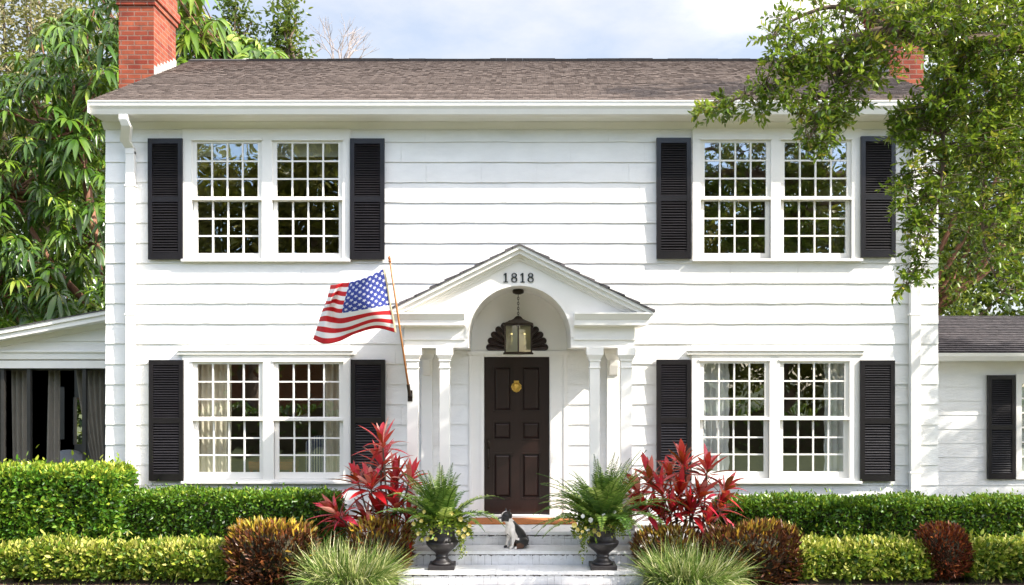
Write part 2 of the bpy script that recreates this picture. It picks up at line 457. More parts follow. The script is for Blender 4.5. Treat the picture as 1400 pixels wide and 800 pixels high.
class MB:
    def __init__(s):
        s.v, s.f, s.mi, s.uv = [], [], [], None

    def add(s, verts, faces, mi=0):
        o = len(s.v)
        s.v.extend([tuple(v) for v in verts])
        for f in faces:
            s.f.append(tuple(i + o for i in f))
            s.mi.append(mi)

    def box(s, x0, x1, y0, y1, z0, z1, mi=0):
        s.hexa([(x0, y0, z0), (x1, y0, z0), (x1, y1, z0), (x0, y1, z0), (x0, y0, z1), (x1, y0, z1), (x1, y1, z1), (x0, y1, z1)], mi)

    def hexa(s, v, mi=0):
        s.add(v, [(0, 3, 2, 1), (4, 5, 6, 7), (0, 1, 5, 4), (1, 2, 6, 5), (2, 3, 7, 6), (3, 0, 4, 7)], mi)

    def prism(s, pts, axis, a, b, mi=0):
        """2-D polygon extruded along an axis: axis 'x' pts=(y,z); 'y' pts=(x,z); 'z' pts=(x,y)"""
        n = len(pts)
        def mk(p, t):
            return (t, p[0], p[1]) if axis == 'x' else (p[0], t, p[1]) if axis == 'y' else (p[0], p[1], t)
        v = [mk(p, a) for p in pts] + [mk(p, b) for p in pts]
        f = [tuple(range(n - 1, -1, -1)), tuple(range(n, 2 * n))]
        f += [(i, (i + 1) % n, n + (i + 1) % n, n + i) for i in range(n)]
        s.add(v, f, mi)

    def frustum(s, x0, x1, y0, y1, z0, X0, X1, Y0, Y1, z1, mi=0):
        s.hexa([(x0, y0, z0), (x1, y0, z0), (x1, y1, z0), (x0, y1, z0), (X0, Y0, z1), (X1, Y0, z1), (X1, Y1, z1), (X0, Y1, z1)], mi)

    def tube(s, pts, radii, n=8, mi=0, cap=True):
        pts = [Vector(p) for p in pts]
        if isinstance(radii, (int, float)):
            radii = [radii] * len(pts)
        rings = []
        t0 = (pts[1] - pts[0]).normalized()
        ref = Vector((0, 0, 1)) if abs(t0.z) < 0.9 else Vector((1, 0, 0))
        a = t0.cross(ref).normalized()
        for i, p in enumerate(pts):
            t = (pts[min(i + 1, len(pts) - 1)] - pts[max(i - 1, 0)]).normalized()
            a = (a - t * a.dot(t)).normalized()
            b_ = t.cross(a)
            rings.append([p + (a * math.cos(k * 2 * math.pi / n) + b_ * math.sin(k * 2 * math.pi / n)) * radii[i] for k in range(n)])
        v = [q for r in rings for q in r]
        f = []
        for i in range(len(pts) - 1):
            for k in range(n):
                f.append((i * n + k, i * n + (k + 1) % n, (i + 1) * n + (k + 1) % n, (i + 1) * n + k))
        if cap:
            f.append(tuple(range(n - 1, -1, -1)))
            f.append(tuple(range((len(pts) - 1) * n, len(pts) * n)))
        s.add(v, f, mi)

    def lathe(s, c, prof, n=28, mi=0, ang0=0.0):
        """prof: (radius, z) from the bottom up, about a vertical axis through c"""
        v = []
        for r, z in prof:
            for k in range(n):
                a = ang0 + k * 2 * math.pi / n
                v.append((c[0] + r * math.cos(a), c[1] + r * math.sin(a), c[2] + z))
        f = []
        m_ = len(prof)
        for i in range(m_ - 1):
            for k in range(n):
                f.append((i * n + k, i * n + (k + 1) % n, (i + 1) * n + (k + 1) % n, (i + 1) * n + k))
        f.append(tuple(range(n - 1, -1, -1)))
        f.append(tuple(range((m_ - 1) * n, m_ * n)))
        s.add(v, f, mi)

    def sphere(s, c, r, nu=12, nv=8, mi=0):
        if isinstance(r, (int, float)):
            r = (r, r, r)
        v = [(c[0], c[1], c[2] - r[2])]
        for j in range(1, nv):
            ph = -math.pi / 2 + math.pi * j / nv
            for k in range(nu):
                a = 2 * math.pi * k / nu
                v.append((c[0] + r[0] * math.cos(ph) * math.cos(a), c[1] + r[1] * math.cos(ph) * math.sin(a), c[2] + r[2] * math.sin(ph)))
        v.append((c[0], c[1], c[2] + r[2]))
        f = [(0, 1 + (k + 1) % nu, 1 + k) for k in range(nu)]
        for j in range(nv - 2):
            for k in range(nu):
                f.append((1 + j * nu + k, 1 + j * nu + (k + 1) % nu, 1 + (j + 1) * nu + (k + 1) % nu, 1 + (j + 1) * nu + k))
        L = len(v) - 1
        f += [(L, 1 + (nv - 2) * nu + k, 1 + (nv - 2) * nu + (k + 1) % nu) for k in range(nu)]
        s.add(v, f, mi)

    def mesh(s, name, mats, smooth=False):
        me = bpy.data.meshes.new(name)
        me.from_pydata(s.v, [], s.f)
        if not isinstance(mats, (list, tuple)):
            mats = [mats]
        for mm in mats:
            me.materials.append(mm)
        if len(mats) > 1:
            me.polygons.foreach_set('material_index', s.mi)
        if smooth:
            me.polygons.foreach_set('use_smooth', [True] * len(me.polygons))
        me.update()
        bm = bmesh.new()
        bm.from_mesh(me)
        bmesh.ops.recalc_face_normals(bm, faces=bm.faces)
        bm.to_mesh(me)
        bm.free()
        return me

    def build(s, name, mats, parent=None, smooth=False, boxuv=False, bevel=0.0, origin=None):
        me = s.mesh(name, mats, smooth)
        if boxuv:
            box_uv(me)
        o = link_mesh(name, me, parent, origin)
        if bevel:
            md = o.modifiers.new('bevel', 'BEVEL')
            md.width = bevel
            md.segments = 2
            md.limit_method = 'ANGLE'
        return o


def box_uv(me):
    uvl = me.uv_layers.new(name='UVMap')
    for p in me.polygons:
        n = p.normal
        ax = max(range(3), key=lambda i: abs(n[i]))
        for li in p.loop_indices:
            c = me.vertices[me.loops[li].vertex_index].co
            uvl.data[li].uv = (c.y, c.z) if ax == 0 else (c.x, c.z) if ax == 1 else (c.x, c.y)


# ---------------------------------------------------------------- leaf meshes (numpy)
def unit(a):
    return a / np.maximum(np.linalg.norm(a, axis=1, keepdims=True), 1e-9)


def rand_dirs(n, r=rng):
    return unit(r.normal(size=(n, 3)))


def mesh_from_quads(name, V, Q, var, mats, mi=None):
    me = bpy.data.meshes.new(name)
    nv, nq = len(V), len(Q)
    me.vertices.add(nv)
    me.vertices.foreach_set('co', V.astype(np.float32).ravel())
    me.loops.add(nq * 4)
    me.loops.foreach_set('vertex_index', Q.astype(np.int32).ravel())
    me.polygons.add(nq)
    me.polygons.foreach_set('loop_start', np.arange(0, nq * 4, 4, dtype=np.int32))
    me.polygons.foreach_set('loop_total', np.full(nq, 4, dtype=np.int32))
    at = me.attributes.new('var', 'FLOAT', 'POINT')
    at.data.foreach_set('value', var.astype(np.float32))
    for mm in (mats if isinstance(mats, (list, tuple)) else [mats]):
        me.materials.append(mm)
    if mi is not None:
        me.polygons.foreach_set('material_index', mi.astype(np.int32))
    me.update(calc_edges=True)
    return me


class Leaves:
    """collects leaves: simple ones (two folded quads) and strips (curved blades)"""
    def __init__(s):
        s.V, s.Q, s.W, s.MI, s.n = [], [], [], [], 0

    def small(s, pos, d, nrm, L, W, var, fold=0.25, mi=0):
        n = len(pos)
        if n == 0:
            return
        d = unit(d)
        side = unit(np.cross(d, nrm))
        up = np.cross(side, d)
        L = np.broadcast_to(np.asarray(L, float).reshape(-1, 1) if np.ndim(L) else np.full((n, 1), L), (n, 1))
        W = np.broadcast_to(np.asarray(W, float).reshape(-1, 1) if np.ndim(W) else np.full((n, 1), W), (n, 1))
        h = W * 0.5
        v = np.stack([pos,
                      pos + d * L * 0.35 + side * h + up * h * fold,
                      pos + d * L * 0.72 + side * h * 0.72 + up * h * fold * 0.6,
                      pos + d * L,
                      pos + d * L * 0.72 - side * h * 0.72 + up * h * fold * 0.6,
                      pos + d * L * 0.35 - side * h + up * h * fold], 1)
        q = np.array([[0, 1, 2, 3], [0, 3, 4, 5]])
        s._push(v, q, var, mi)

    def _push(s, v, q, var, mi):
        n, k = v.shape[0], v.shape[1]
        Q = (q[None] + (np.arange(n) * k)[:, None, None] + s.n).reshape(-1, 4)
        s.V.append(v.reshape(-1, 3))
        s.Q.append(Q)
        s.W.append(np.repeat(np.asarray(var, float), k))
        s.MI.append(np.full(len(Q), mi))
        s.n += n * k

    def strip(s, pos, d, nrm, L, W, var, nseg=4, droop=0.3, fold=0.25, prof=None, mi=0):
        n = len(pos)
        if n == 0:
            return
        d = unit(d)
        side = unit(np.cross(d, nrm))
        up = np.cross(side, d)
        L = np.asarray(L, float).reshape(-1, 1) * np.ones((n, 1))
        W = np.asarray(W, float).reshape(-1, 1) * np.ones((n, 1))
        droop = np.asarray(droop, float).reshape(-1, 1) * np.ones((n, 1))
        prof = prof or (lambda t: math.sin(math.pi * (0.08 + 0.92 * t) ** 0.8) if t < 1 else 0.0)
        rows = []
        for i in range(nseg + 1):
            t = i / nseg
            c = pos + d * L * t
            c = c + np.array([[0, 0, -1.0]]) * L * droop * t * t
            w = W * 0.5 * max(prof(t), 0.02)
            rows += [c + side * w + up * w * fold, c, c - side * w + up * w * fold]
        v = np.stack(rows, 1)
        q = []
        for i in range(nseg):
            a, b_ = 3 * i, 3 * i + 3
            q += [[a, a + 1, b_ + 1, b_], [a + 1, a + 2, b_ + 2, b_ + 1]]
        s._push(v, np.array(q), var, mi)

    def quads(s, V, Q, var, mi):
        s.V.append(np.asarray(V, float))
        s.Q.append(np.asarray(Q) + s.n)
        s.W.append(np.full(len(V), var))
        s.MI.append(np.full(len(Q), mi))
        s.n += len(V)

    def build(s, name, mats, parent=None, smooth=False):
        me = mesh_from_quads(name, np.concatenate(s.V), np.concatenate(s.Q), np.concatenate(s.W), mats, np.concatenate(s.MI))
        if smooth:
            me.polygons.foreach_set('use_smooth', [True] * len(me.polygons))
        return link_mesh(name, me, parent)


def lumps(p, k, seed, amp):
    """smooth pseudo-noise from a few sines"""
    r = np.random.default_rng(seed)
    out = np.zeros(len(p))
    for _ in range(5):
        w = r.normal(size=3) * k
        out += np.sin(p @ w + r.uniform(0, 6.28))
    return out / 5 * amp


# ================================================================= SETTING: ground
g = MB(); g.box(-150, 150, -150, 150, -0.5, -0.012)
tag(g.build('lawn', M['lawn']), kind='structure')
g = MB(); g.box(-8.6, 12.5, -1.88, 0.0, -0.2, 0.0)
tag(g.build('mulch_bed', M['mulch']), kind='structure')
g = MB(); g.box(-1.0, 1.2, -14.0, -1.90, -0.2, 0.004)
tag(g.build('front_path', M['concrete']), kind='structure')
g = MB(); g.box(-150, 150, -24, -17, -0.3, -0.004)
tag(g.build('road', M['asphalt']), kind='structure')
g = MB(); g.box(-150, 150, -16.95, -16.75, -0.3, 0.11); g.box(-150, 150, -24.25, -24.05, -0.3, 0.11)
tag(g.build('road_kerb', M['concrete']), kind='structure')

# turf blades along the edge of the bed
N = 9000
lv = Leaves()
pos = np.stack([rng.uniform(-7.8, 8.0, N), rng.uniform(-2.6, -1.92, N), np.full(N, -0.012)], 1)
keep = (pos[:, 0] < -1.1) | (pos[:, 0] > 1.3)
pos = pos[keep]; N = len(pos)
d = unit(np.stack([rng.normal(0, .35, N), rng.normal(0, .35, N), np.ones(N)], 1))
lv.small(pos, d, rand_dirs(N), rng.uniform(.03, .07, N), .007, rng.uniform(0, 1, N))
tag(lv.build('grass', M['turf']), 'short sunlit turf along the front edge of the planted bed', 'grass', kind='stuff')

# ================================================================= HOUSE
HX0, HX1, HD = -5.54, 5.81, 6.8
house = thing('house', (0.1, 0, 0), 'white two-storey clapboard house with black shutters, brown shingle roof and arched entrance', 'house')

# windows: (casing x0,x1, y0,y1) (glass L) (glass R) glass y
WIN = [
    dict(c=(251, 479, 178, 355), g=[(269.5, 353), (379, 463)], gy=(196.5, 346), cap=False, lab='upper window left of the entrance'),
    dict(c=(946, 1176, 177, 354.5), g=[(963, 1047), (1072, 1157)], gy=(195.5, 346), cap=False, lab='upper window right of the entrance'),
    dict(c=(251, 480, 485, 657), g=[(270.5, 354.5), (381, 464)], gy=(498, 646), cap=True, lab='lower window left of the entrance'),
    dict(c=(945, 1175, 485, 657), g=[(962, 1045), (1071, 1154)], gy=(497, 645), cap=True, lab='lower window right of the entrance'),
]
SM = 6.0          # sash stile in px
holes, opens = [], []
for w in WIN:
    x0, x1, y0, y1 = w['c']
    opens.append((wx(x0), wx(x1), wz(y1 + 3), wz(y0 - (5 if w['cap'] else 0))))
    for ga, gb in w['g']:
        holes.append((wx(ga - SM), wx(gb + SM), wz(w['gy'][1] + 9), wz(w['gy'][0] - 4)))
DX0, DX1, DZ0, DZ1 = wx(662, .05), wx(751, .05), wz(703, .05), wz(488, .05)
holes.append((DX0 - .02, DX1 + .02, DZ0 - .0, DZ1 + .02))
CASX0, CASX1 = wx(641), wx(775.5)
opens.append((CASX0, CASX1, 0.3, 3.62))

# backing wall with openings, side and back walls, gables
wl = MB()
ZT = 5.99
xs = sorted({HX0, HX1, *[h[0] for h in holes], *[h[1] for h in holes]})
zs = sorted({-0.3, ZT, *[h[2] for h in holes], *[h[3] for h in holes]})
for i in range(len(xs) - 1):
    run = None
    for j in range(len(zs) - 1):
        cxm, czm = (xs[i] + xs[i + 1]) / 2, (zs[j] + zs[j + 1]) / 2
        inside = any(h[0] < cxm < h[1] and h[2] < czm < h[3] for h in holes)
        if not inside:
            run = run or [zs[j], zs[j + 1]]
            run[1] = zs[j + 1]
        if (inside or j == len(zs) - 2) and run:
            wl.box(xs[i], xs[i + 1], 0, .18, run[0], run[1])
            run = None
# siding boards
def intervals(z0, z1):
    iv = [(HX0 - .012, HX1 + .012)]
    for o in opens:
        if o[2] < z1 - .02 and o[3] > z0 + .02:
            new = []
            for a, b_ in iv:
                if o[1] <= a or o[0] >= b_:
                    new.append((a, b_))
                else:
                    if o[0] > a: new.append((a, o[0]))
                    if o[1] < b_: new.append((o[1], b_))
            iv = new
    return iv
rs = random.Random(3)
for k in range(-1, 20):
    zb = 5.623 - .2755 * k
    zt = min(zb + .2755 + .018, 5.89)
    if zb > 5.85: continue
    for a, b_ in intervals(zb, zt):
        # partial courses beside openings are cut by the opening's full height: boards butt against the casing
        x = a
        first = True
        while x < b_ - .01:
            ln = rs.uniform(.55, 1.3)
            e = min(b_, x + ln)
            if b_ - e < .3: e = b_
            n = max(2, int((e - x) / .16) + 1)
            off = rs.uniform(-.001, .0015)
            wob = [rs.uniform(-.0055, .0055) for _ in range(n)]
            wob[0] = wob[-1] = rs.uniform(-.002, .002)
            v, f = [], []
            e2 = e - (.0025 if e < b_ - .001 else 0)
            for q in range(n):
                xx = x + (e2 - x) * q / (n - 1)
                v += [(xx, -.004, zt), (xx, -.022 + off, zb + wob[q]), (xx, 0, zb + wob[q])]
            for q in range(n - 1):
                s_ = q * 3
                f += [(s_, s_ + 1, s_ + 4, s_ + 3), (s_ + 1, s_ + 2, s_ + 5, s_ + 4)]
            f += [(0, 2, 1), ((n - 1) * 3, (n - 1) * 3 + 1, (n - 1) * 3 + 2)]
            wl.add(v, f)
            x = e
# fill pieces above/below casings where whole courses were cut by the openings
def strip_fill(x0, x1, z0, z1):
    if z1 - z0 > .01:
        wl.box(x0 + .002, x1 - .002, -.014, 0, z0, z1)
for o in opens[:4]:
    ks = [5.623 - .2755 * k for k in range(-1, 21)]
    lo = max(z for z in ks if z <= o[2] - .0 ) if True else 0
    top_k = min(z for z in ks if z >= o[3] - .02)
    bot_k = max(z for z in ks if z <= o[2] + .02)
    strip_fill(o[0], o[1], bot_k, o[2])
    strip_fill(o[0], o[1], o[3], min(top_k, 5.87))
# other walls (boarded in the same paint)
wl.box(HX0, HX0 + .18, .18, HD, -.3, ZT)
wl.box(HX1 - .18, HX1, .18, HD, -.3, ZT)
wl.box(HX0 + .18, HX1 - .18, HD - .18, HD, -.3, ZT)
RZ = 7.90; EZ = 6.045; EY = -.47; RY = 3.4
SL = (RZ - EZ) / (RY - EY)
for xa, xb in ((HX0, HX0 + .15), (HX1 - .15, HX1)):
    wl.prism([(0.02, ZT), (HD - .02, ZT), (RY, RZ - .17)], 'x', xa, xb)
# frieze board under the soffit
wl.box(HX0 - .03, HX1 + .03, -.034, 0, 5.795, 5.878)
wall = wl.build('wall', M['siding'], house)

# interior rooms: floors, ceilings, partitions
rm = MB()
rm.box(HX0 + .18, HX1 - .18, .18, HD - .18, .40, .50)
rm.box(HX0 + .18, HX1 - .18, .18, HD - .18, 3.02, 3.16)
rm.box(HX0 + .18, HX1 - .18, .18, HD - .18, 5.80, 5.95)
rm.box(HX0 + .19, HX1 - .19, 4.4, 4.5, .51, 3.01)
rm.box(HX0 + .19, HX1 - .19, 4.4, 4.5, 3.17, 5.79)
for xx in (-1.2, 1.3):
    rm.box(xx, xx + .1, .181, 4.39, .51, 3.01)
    rm.box(xx, xx + .1, .181, 4.39, 3.17, 5.79)
rm.build('inner_wall', M['darkroom'], house)

# soffit, gutter, fascia, rake boards
RX0, RX1 = -5.575, 5.865
sf = MB()
sf.box(RX0 + .03, RX1 - .03, -.36, 0.005, 5.88, 5.91)
sf.prism([(-.10, 5.878), (-.06, 5.83), (-.036, 5.80), (-.036, 5.878)], 'x', HX0 - .03, HX1 + .03)
sf.build('soffit', M['cream'], house)
gt = MB()
prof = [(-.36, 5.885), (-.43, 5.885), (-.445, 5.92), (-.455, 5.95), (-.485, 5.985), (-.49, 6.03), (-.50, 6.035), (-.50, 6.052), (-.485, 6.052), (-.48, 6.0), (-.37, 6.0), (-.36, 6.04)]
gt.prism(prof, 'x', RX0 + .012, RX1 - .012)
gt.box(RX0 - .003, RX0 + .0115, -.49, -.36, 5.89, 6.05)
gt.box(RX1 - .0115, RX1 + .003, -.49, -.36, 5.89, 6.05)
gt.build('gutter', M['trim'], house)
for xa, xb in ((RX0 + .004, RX0 + .018), (RX1 - .018, RX1 - .004)):
    rk = MB()
    rk.prism([(-.355, EZ - .14), (-.355, EZ - .0), (RY, RZ - .05), (RY, RZ - .2)], 'x', xa, xb)
    rk.prism([(HD + .355, EZ - .14), (HD + .355, EZ - .0), (RY, RZ - .05), (RY, RZ - .2)], 'x', xa, xb)
    rk.build('rake_board', M['trim'], house)


def shingle_slope(mb_v, mb_f, uvs, x0, x1, y0, z0, y1, z1, n, thick=.015, seed=1):
    """stepped courses on one roof slope from the eave (y0,z0) to the ridge (y1,z1)"""
    r = random.Random(seed)
    L = math.hypot(y1 - y0, z1 - z0)
    ny, nz_ = -(z1 - z0) / L, (y1 - y0) / L
    if nz_ < 0: ny, nz_ = -ny, -nz_
    for i in range(n):
        t0, t1 = i / n, (i + 1) / n
        segs = 150
        for s_ in range(segs):
            xa, xb = x0 + (x1 - x0) * s_ / segs, x0 + (x1 - x0) * (s_ + 1) / segs
            h = thick + r.uniform(-.002, .003)
            jit = r.uniform(-.006, .006) * (0 if i == 0 else 1)
            a = (y0 + (y1 - y0) * t0 + (y1 - y0) / L * jit, z0 + (z1 - z0) * t0 + (z1 - z0) / L * jit)
            b_ = (y0 + (y1 - y0) * t1 + (y1 - y0) / L * .02, z0 + (z1 - z0) * t1 + (z1 - z0) / L * .02) if i < n - 1 else (y1, z1)
            o = len(mb_v)
            mb_v += [(xa, a[0], a[1]), (xb, a[0], a[1]), (xb, a[0] + ny * h, a[1] + nz_ * h), (xa, a[0] + ny * h, a[1] + nz_ * h),
                     (xb, b_[0] + ny * .001, b_[1] + nz_ * .001), (xa, b_[0] + ny * .001, b_[1] + nz_ * .001)]
            mb_f += [(o, o + 1, o + 2, o + 3), (o + 3, o + 2, o + 4, o + 5)]
            u0, u1, v0, v1 = xa + i * .13, xb + i * .13, t0 * L, t1 * L
            uvs += [(u0, v0), (u1, v0), (u1, v0 + .002), (u0, v0 + .002), (u0, v0 + .002), (u1, v0 + .002), (u1, v1), (u0, v1)]


def roof_mesh(name, mat, parent, slopes, slab):
    v, f, uvs = [], [], []
    for i, s_ in enumerate(slopes):
        shingle_slope(v, f, uvs, *s_, seed=i + 5)
    for sv in slab:
        o = len(v)
        v += sv
        fs = [(0, 3, 2, 1), (4, 5, 6, 7), (0, 1, 5, 4), (1, 2, 6, 5), (2, 3, 7, 6), (3, 0, 4, 7)]
        for q in fs:
            f.append(tuple(i + o for i in q))
            uvs += [(v[i + o][0], v[i + o][1]) for i in q]
    me = bpy.data.meshes.new(name)
    me.from_pydata(v, [], f)
    ul = me.uv_layers.new(name='UVMap')
    ul.data.foreach_set('uv', np.array(uvs, dtype=np.float32).ravel())
    me.materials.append(mat)
    me.update()
    return link_mesh(name, me, parent)


def slab(x0, x1, y0, z0, y1, z1, t):
    return [(x0, y0, z0 - t), (x1, y0, z0 - t), (x1, y1, z1 - t), (x0, y1, z1 - t), (x0, y0, z0 - .002), (x1, y0, z0 - .002), (x1, y1, z1 - .002), (x0, y1, z1 - .002)]


BY = 2 * RY - EY
roof = roof_mesh('roof', M['shingle'], house,
                 [(RX0, RX1, EY, EZ, RY, RZ, 37), (RX0, RX1, BY, EZ, RY, RZ, 37)],
                 [slab(RX0, RX1, EY, EZ, RY, RZ, .035), slab(RX0, RX1, BY, EZ, RY, RZ, .035)])
rc = MB()
rr_ = random.Random(4)
x = RX0 + 1.0
rc.prism([(RY - .16, RZ - .045), (RY, RZ + .03), (RY + .16, RZ - .045), (RY + .15, RZ - .07), (RY, RZ + .005), (RY - .15, RZ - .07)], 'x', RX0, x)
while x < RX1:
    e = min(RX1, x + .28)
    h = rr_.uniform(.02, .034)
    rc.prism([(RY - .17, RZ - .045 + h), (RY, RZ + .012 + h), (RY + .17, RZ - .045 + h), (RY + .15, RZ - .07), (RY, RZ + .005), (RY - .15, RZ - .07)], 'x', x, e - .004)
    x = e
rc.build('ridge_cap', M['ridge'], house)

# chimneys
def chimney(x0, x1, flash):
    c = MB()
    c.box(x0, x1, 1.74, 2.67, -.2, 8.20)
    c.box(x0 - .028, x1 + .028, 1.712, 2.698, 8.20, 8.28)
    c.box(x0 - .056, x1 + .056, 1.684, 2.726, 8.28, 8.42)
    c.box(x0 - .02, x1 + .02, 1.72, 2.69, 8.42, 8.68)
    c.box(x0 - .065, x1 + .065, 1.675, 2.735, 8.68, 8.82)
    o = c.build('chimney', M['brick'], house, boxuv=True)
    f = MB()
    for i in range(7):
        y0 = 1.74 + i * .133
        z = EZ + (y0 - EY) * SL
        f.box(flash - .006, flash + .006, y0 + .003, y0 + .130, z - .03, z + .16)
    f.build('flashing', M['concrete'], o)
chimney(-6.125, -5.579, -5.574)
chimney(5.869, 6.415, 5.864)

# downspouts
def downspout(px0, px1, yt, elbow):
    x0, x1 = wx(px0, -.06), wx(px1, -.06)
    d_ = MB()
    zt = wz(yt, -.06)
    d_.box(x0, x1, -.105, -.032, 0.1, zt)
    if elbow:
        e0, e1 = wx(163.5, -.4), wx(176, -.4)
        secs = [(e0, e1, -.44, -.37, 5.884), (e0, e1, -.44, -.37, 5.82), (e0 + .02, e1 + .02, -.40, -.31, 5.74),
                (x0 - .03, x1 - .02, -.22, -.13, 5.60), (x0, x1, -.110, -.030, 5.52), (x0, x1, -.110, -.030, 5.44)]
        for a, b_ in zip(secs[:-1], secs[1:]):
            d_.hexa([(b_[0], b_[2], b_[4]), (b_[1], b_[2], b_[4]), (b_[1], b_[3], b_[4]), (b_[0], b_[3], b_[4]),
                     (a[0], a[2], a[4]), (a[1], a[2], a[4]), (a[1], a[3], a[4]), (a[0], a[3], a[4])])
    for z in (1.1, 3.25, 5.0):
        d_.box(x0 - .018, x1 + .018, -.109, -.029, z, z + .03)
    d_.build('downspout', M['trim'], house, bevel=.006)
downspout(173, 185, 207, True)
downspout(1243.5, 1257, 160, False)

# windows
def window(w):
    x0, x1, y0, y1 = w['c']
    X0, X1, Z0, Z1 = wx(x0), wx(x1), wz(y1), wz(y0)
    hs = [(wx(a - SM), wx(b_ + SM)) for a, b_ in w['g']]
    hz0, hz1 = wz(w['gy'][1] + 8.5), wz(w['gy'][0] - 3.5)
    c = MB()
    xs_ = [X0, hs[0][0], hs[0][1], hs[1][0], hs[1][1], X1]
    for i in (0, 2, 4):
        c.box(xs_[i], xs_[i + 1], -.046, .0, hz0, hz1)
        c.box(xs_[i] + (0 if i else .05), xs_[i + 1] - (0 if i < 4 else .05), .0, .16, hz0, hz1)
    c.box(X0, X1, -.046, 0, hz1, Z1)
    c.box(X0, X1, -.046, 0, Z0 + .0, hz0)
    for a, b_ in hs:                      # small head stop over each sash
        c.box(a - .012, b_ + .012, -.062, -.0465, hz1 - .004, hz1 + .022)
    o = c.build('window', M['trim'], house)
    s_ = MB(); s_.box(X0 - .01, X1 + .01, -.085, -.0, Z0 - .036, Z0 - .001)
    s_.build('sill', M['trim'], o, bevel=.004)
    if w['cap']:
        s_ = MB(); s_.box(X0 - .07, X1 + .05, -.07, -.0, Z1 + .001, Z1 + .036)
        s_.frustum(X0 - .04, X1 + .03, -.058, 0, Z1 + .036, X0 - .07, X1 + .05, -.088, 0, Z1 + .05)
        s_.build('drip_cap', M['trim'], o)
    mzpx = (w['gy'][0] + w['gy'][1]) / 2 + 1
    mz = wz(mzpx)
    for (ga, gb), (a, b_) in zip(w['g'], hs):
        glz = MB()
        for up in (1, 0):
            yf, yb = (-.022, .012) if up else (.016, .05)
            z0, z1 = (mz - .022, hz1) if up else (hz0, mz + .022)
            gz0, gz1 = (mz + .03, wz(w['gy'][0])) if up else (wz(w['gy'][1]), mz - .028)
            st = SM * .01
            f = MB()
            f.box(a, a + st, yf, yb, z0, z1); f.box(b_ - st, b_, yf, yb, z0, z1)
            f.box(a + st, b_ - st, yf, yb, gz1, z1); f.box(a + st, b_ - st, yf, yb, z0, gz0)
            if up: f.box(a - .02, b_ + .02, yf - .025, yf - .0005, mz - .020, mz + .016)
            gx0, gx1 = a + st, b_ - st
            mw = .0105
            for i in range(1, 4):
                xm = gx0 + (gx1 - gx0) * i / 4
                f.box(xm - mw, xm + mw, yf + .004, yb - .004, gz0, gz1)
            for j in range(1, 3):
                zm = gz0 + (gz1 - gz0) * j / 3
                f.box(gx0, gx1, yf + .006, yb - .006, zm - mw, zm + mw)
            f.build('sash', M['trim'], o)
            ym = (yf + yb) / 2
            for i in range(4):
                for j in range(3):
                    t1, t2, t3, t4 = [rs.uniform(-.0008, .0008) for _ in range(4)]
                    xa, xb = gx0 + (gx1 - gx0) * i / 4, gx0 + (gx1 - gx0) * (i + 1) / 4
                    za, zb = gz0 + (gz1 - gz0) * j / 3, gz0 + (gz1 - gz0) * (j + 1) / 3
                    glz.add([(xa, ym + t1, za), (xb, ym + t2, za), (xb, ym + t3, zb), (xa, ym + t4, zb)], [(0, 1, 2, 3)])
        glz.build('pane', M['glass'], o)
    return o
for w in WIN:
    window(w)

# shutters
def shutter_mesh():
    Wd, H = .468, 1.645
    m_ = MB()
    st, r_ = .058, .085
    mid = H * .475
    m_.box(-Wd / 2, -Wd / 2 + st, -.048, 0, 0, H); m_.box(Wd / 2 - st, Wd / 2, -.048, 0, 0, H)
    for z0, z1 in ((0, .095), (mid, mid + .075), (H - .07, H)):
        m_.box(-Wd / 2 + st, Wd / 2 - st, -.046, 0, z0, z1)
    m_.box(-Wd / 2 + st, Wd / 2 - st, -.006, 0, .095, H - .07)
    for z0, z1, n in ((.095, mid, 19), (mid + .075, H - .07, 22)):
        for i in range(n):
            z = z0 + (z1 - z0) * (i + .5) / n
            h = (z1 - z0) / n
            a = rs.uniform(-.0025, .0025)
            m_.prism([(-.008, z + h * .62), (-.042, z - h * .42 + a), (-.0445, z - h * .32 + a), (-.0435, z - h * .22 + a), (-.010, z + h * .80)], 'x', -Wd / 2 + st, Wd / 2 - st)
    return m_
sh_me = shutter_mesh().mesh('shutter', M['black'])
SHUT = [(227, 355), (502.5, 355), (921, 354), (1200, 352), (228, 657.5), (503.5, 657), (921, 657), (1199, 658)]
for pxc, pyb in SHUT:
    o = bpy.data.objects.new('shutter', sh_me)
    COL.objects.link(o)
    o.parent = house
    wloc = Vector((wx(pxc, -.05), -.034, wz(pyb, -.06)))
    o.location = wloc - WORLD[house.name]
    o.rotation_euler = (rs.uniform(-.002, .002), rs.uniform(-.003, .003), 0)

# ---- entrance: casing, door, fan
cas = MB()
cas.box(CASX0, DX0 - .0, -.035, .07, .40, DZ1 + .0)
cas.box(DX1, CASX1, -.035, .07, .40, DZ1)
cas.box(CASX0, CASX1, -.035, .07, DZ1, 2.77)
cas.box(CASX0 - .02, CASX1 + .02, -.06, -.0351, 2.715, 2.77)
for s_, e_ in ((CASX0 + .01, CASX0 + .05), (DX0 - .05, DX0 - .012), (DX1 + .012, DX1 + .05), (CASX1 - .05, CASX1 - .01)):
    cas.box(s_, e_, -.048, -.0351, .52, 2.71)
cas.box(CASX0, CASX1, -.030, -.0, 2.772, 3.62)
cas.box(DX0 - .06, DX1 + .06, -.10, .06, .493, DZ0 - .001)
casing = cas.build('door_casing', M['trim'], house)

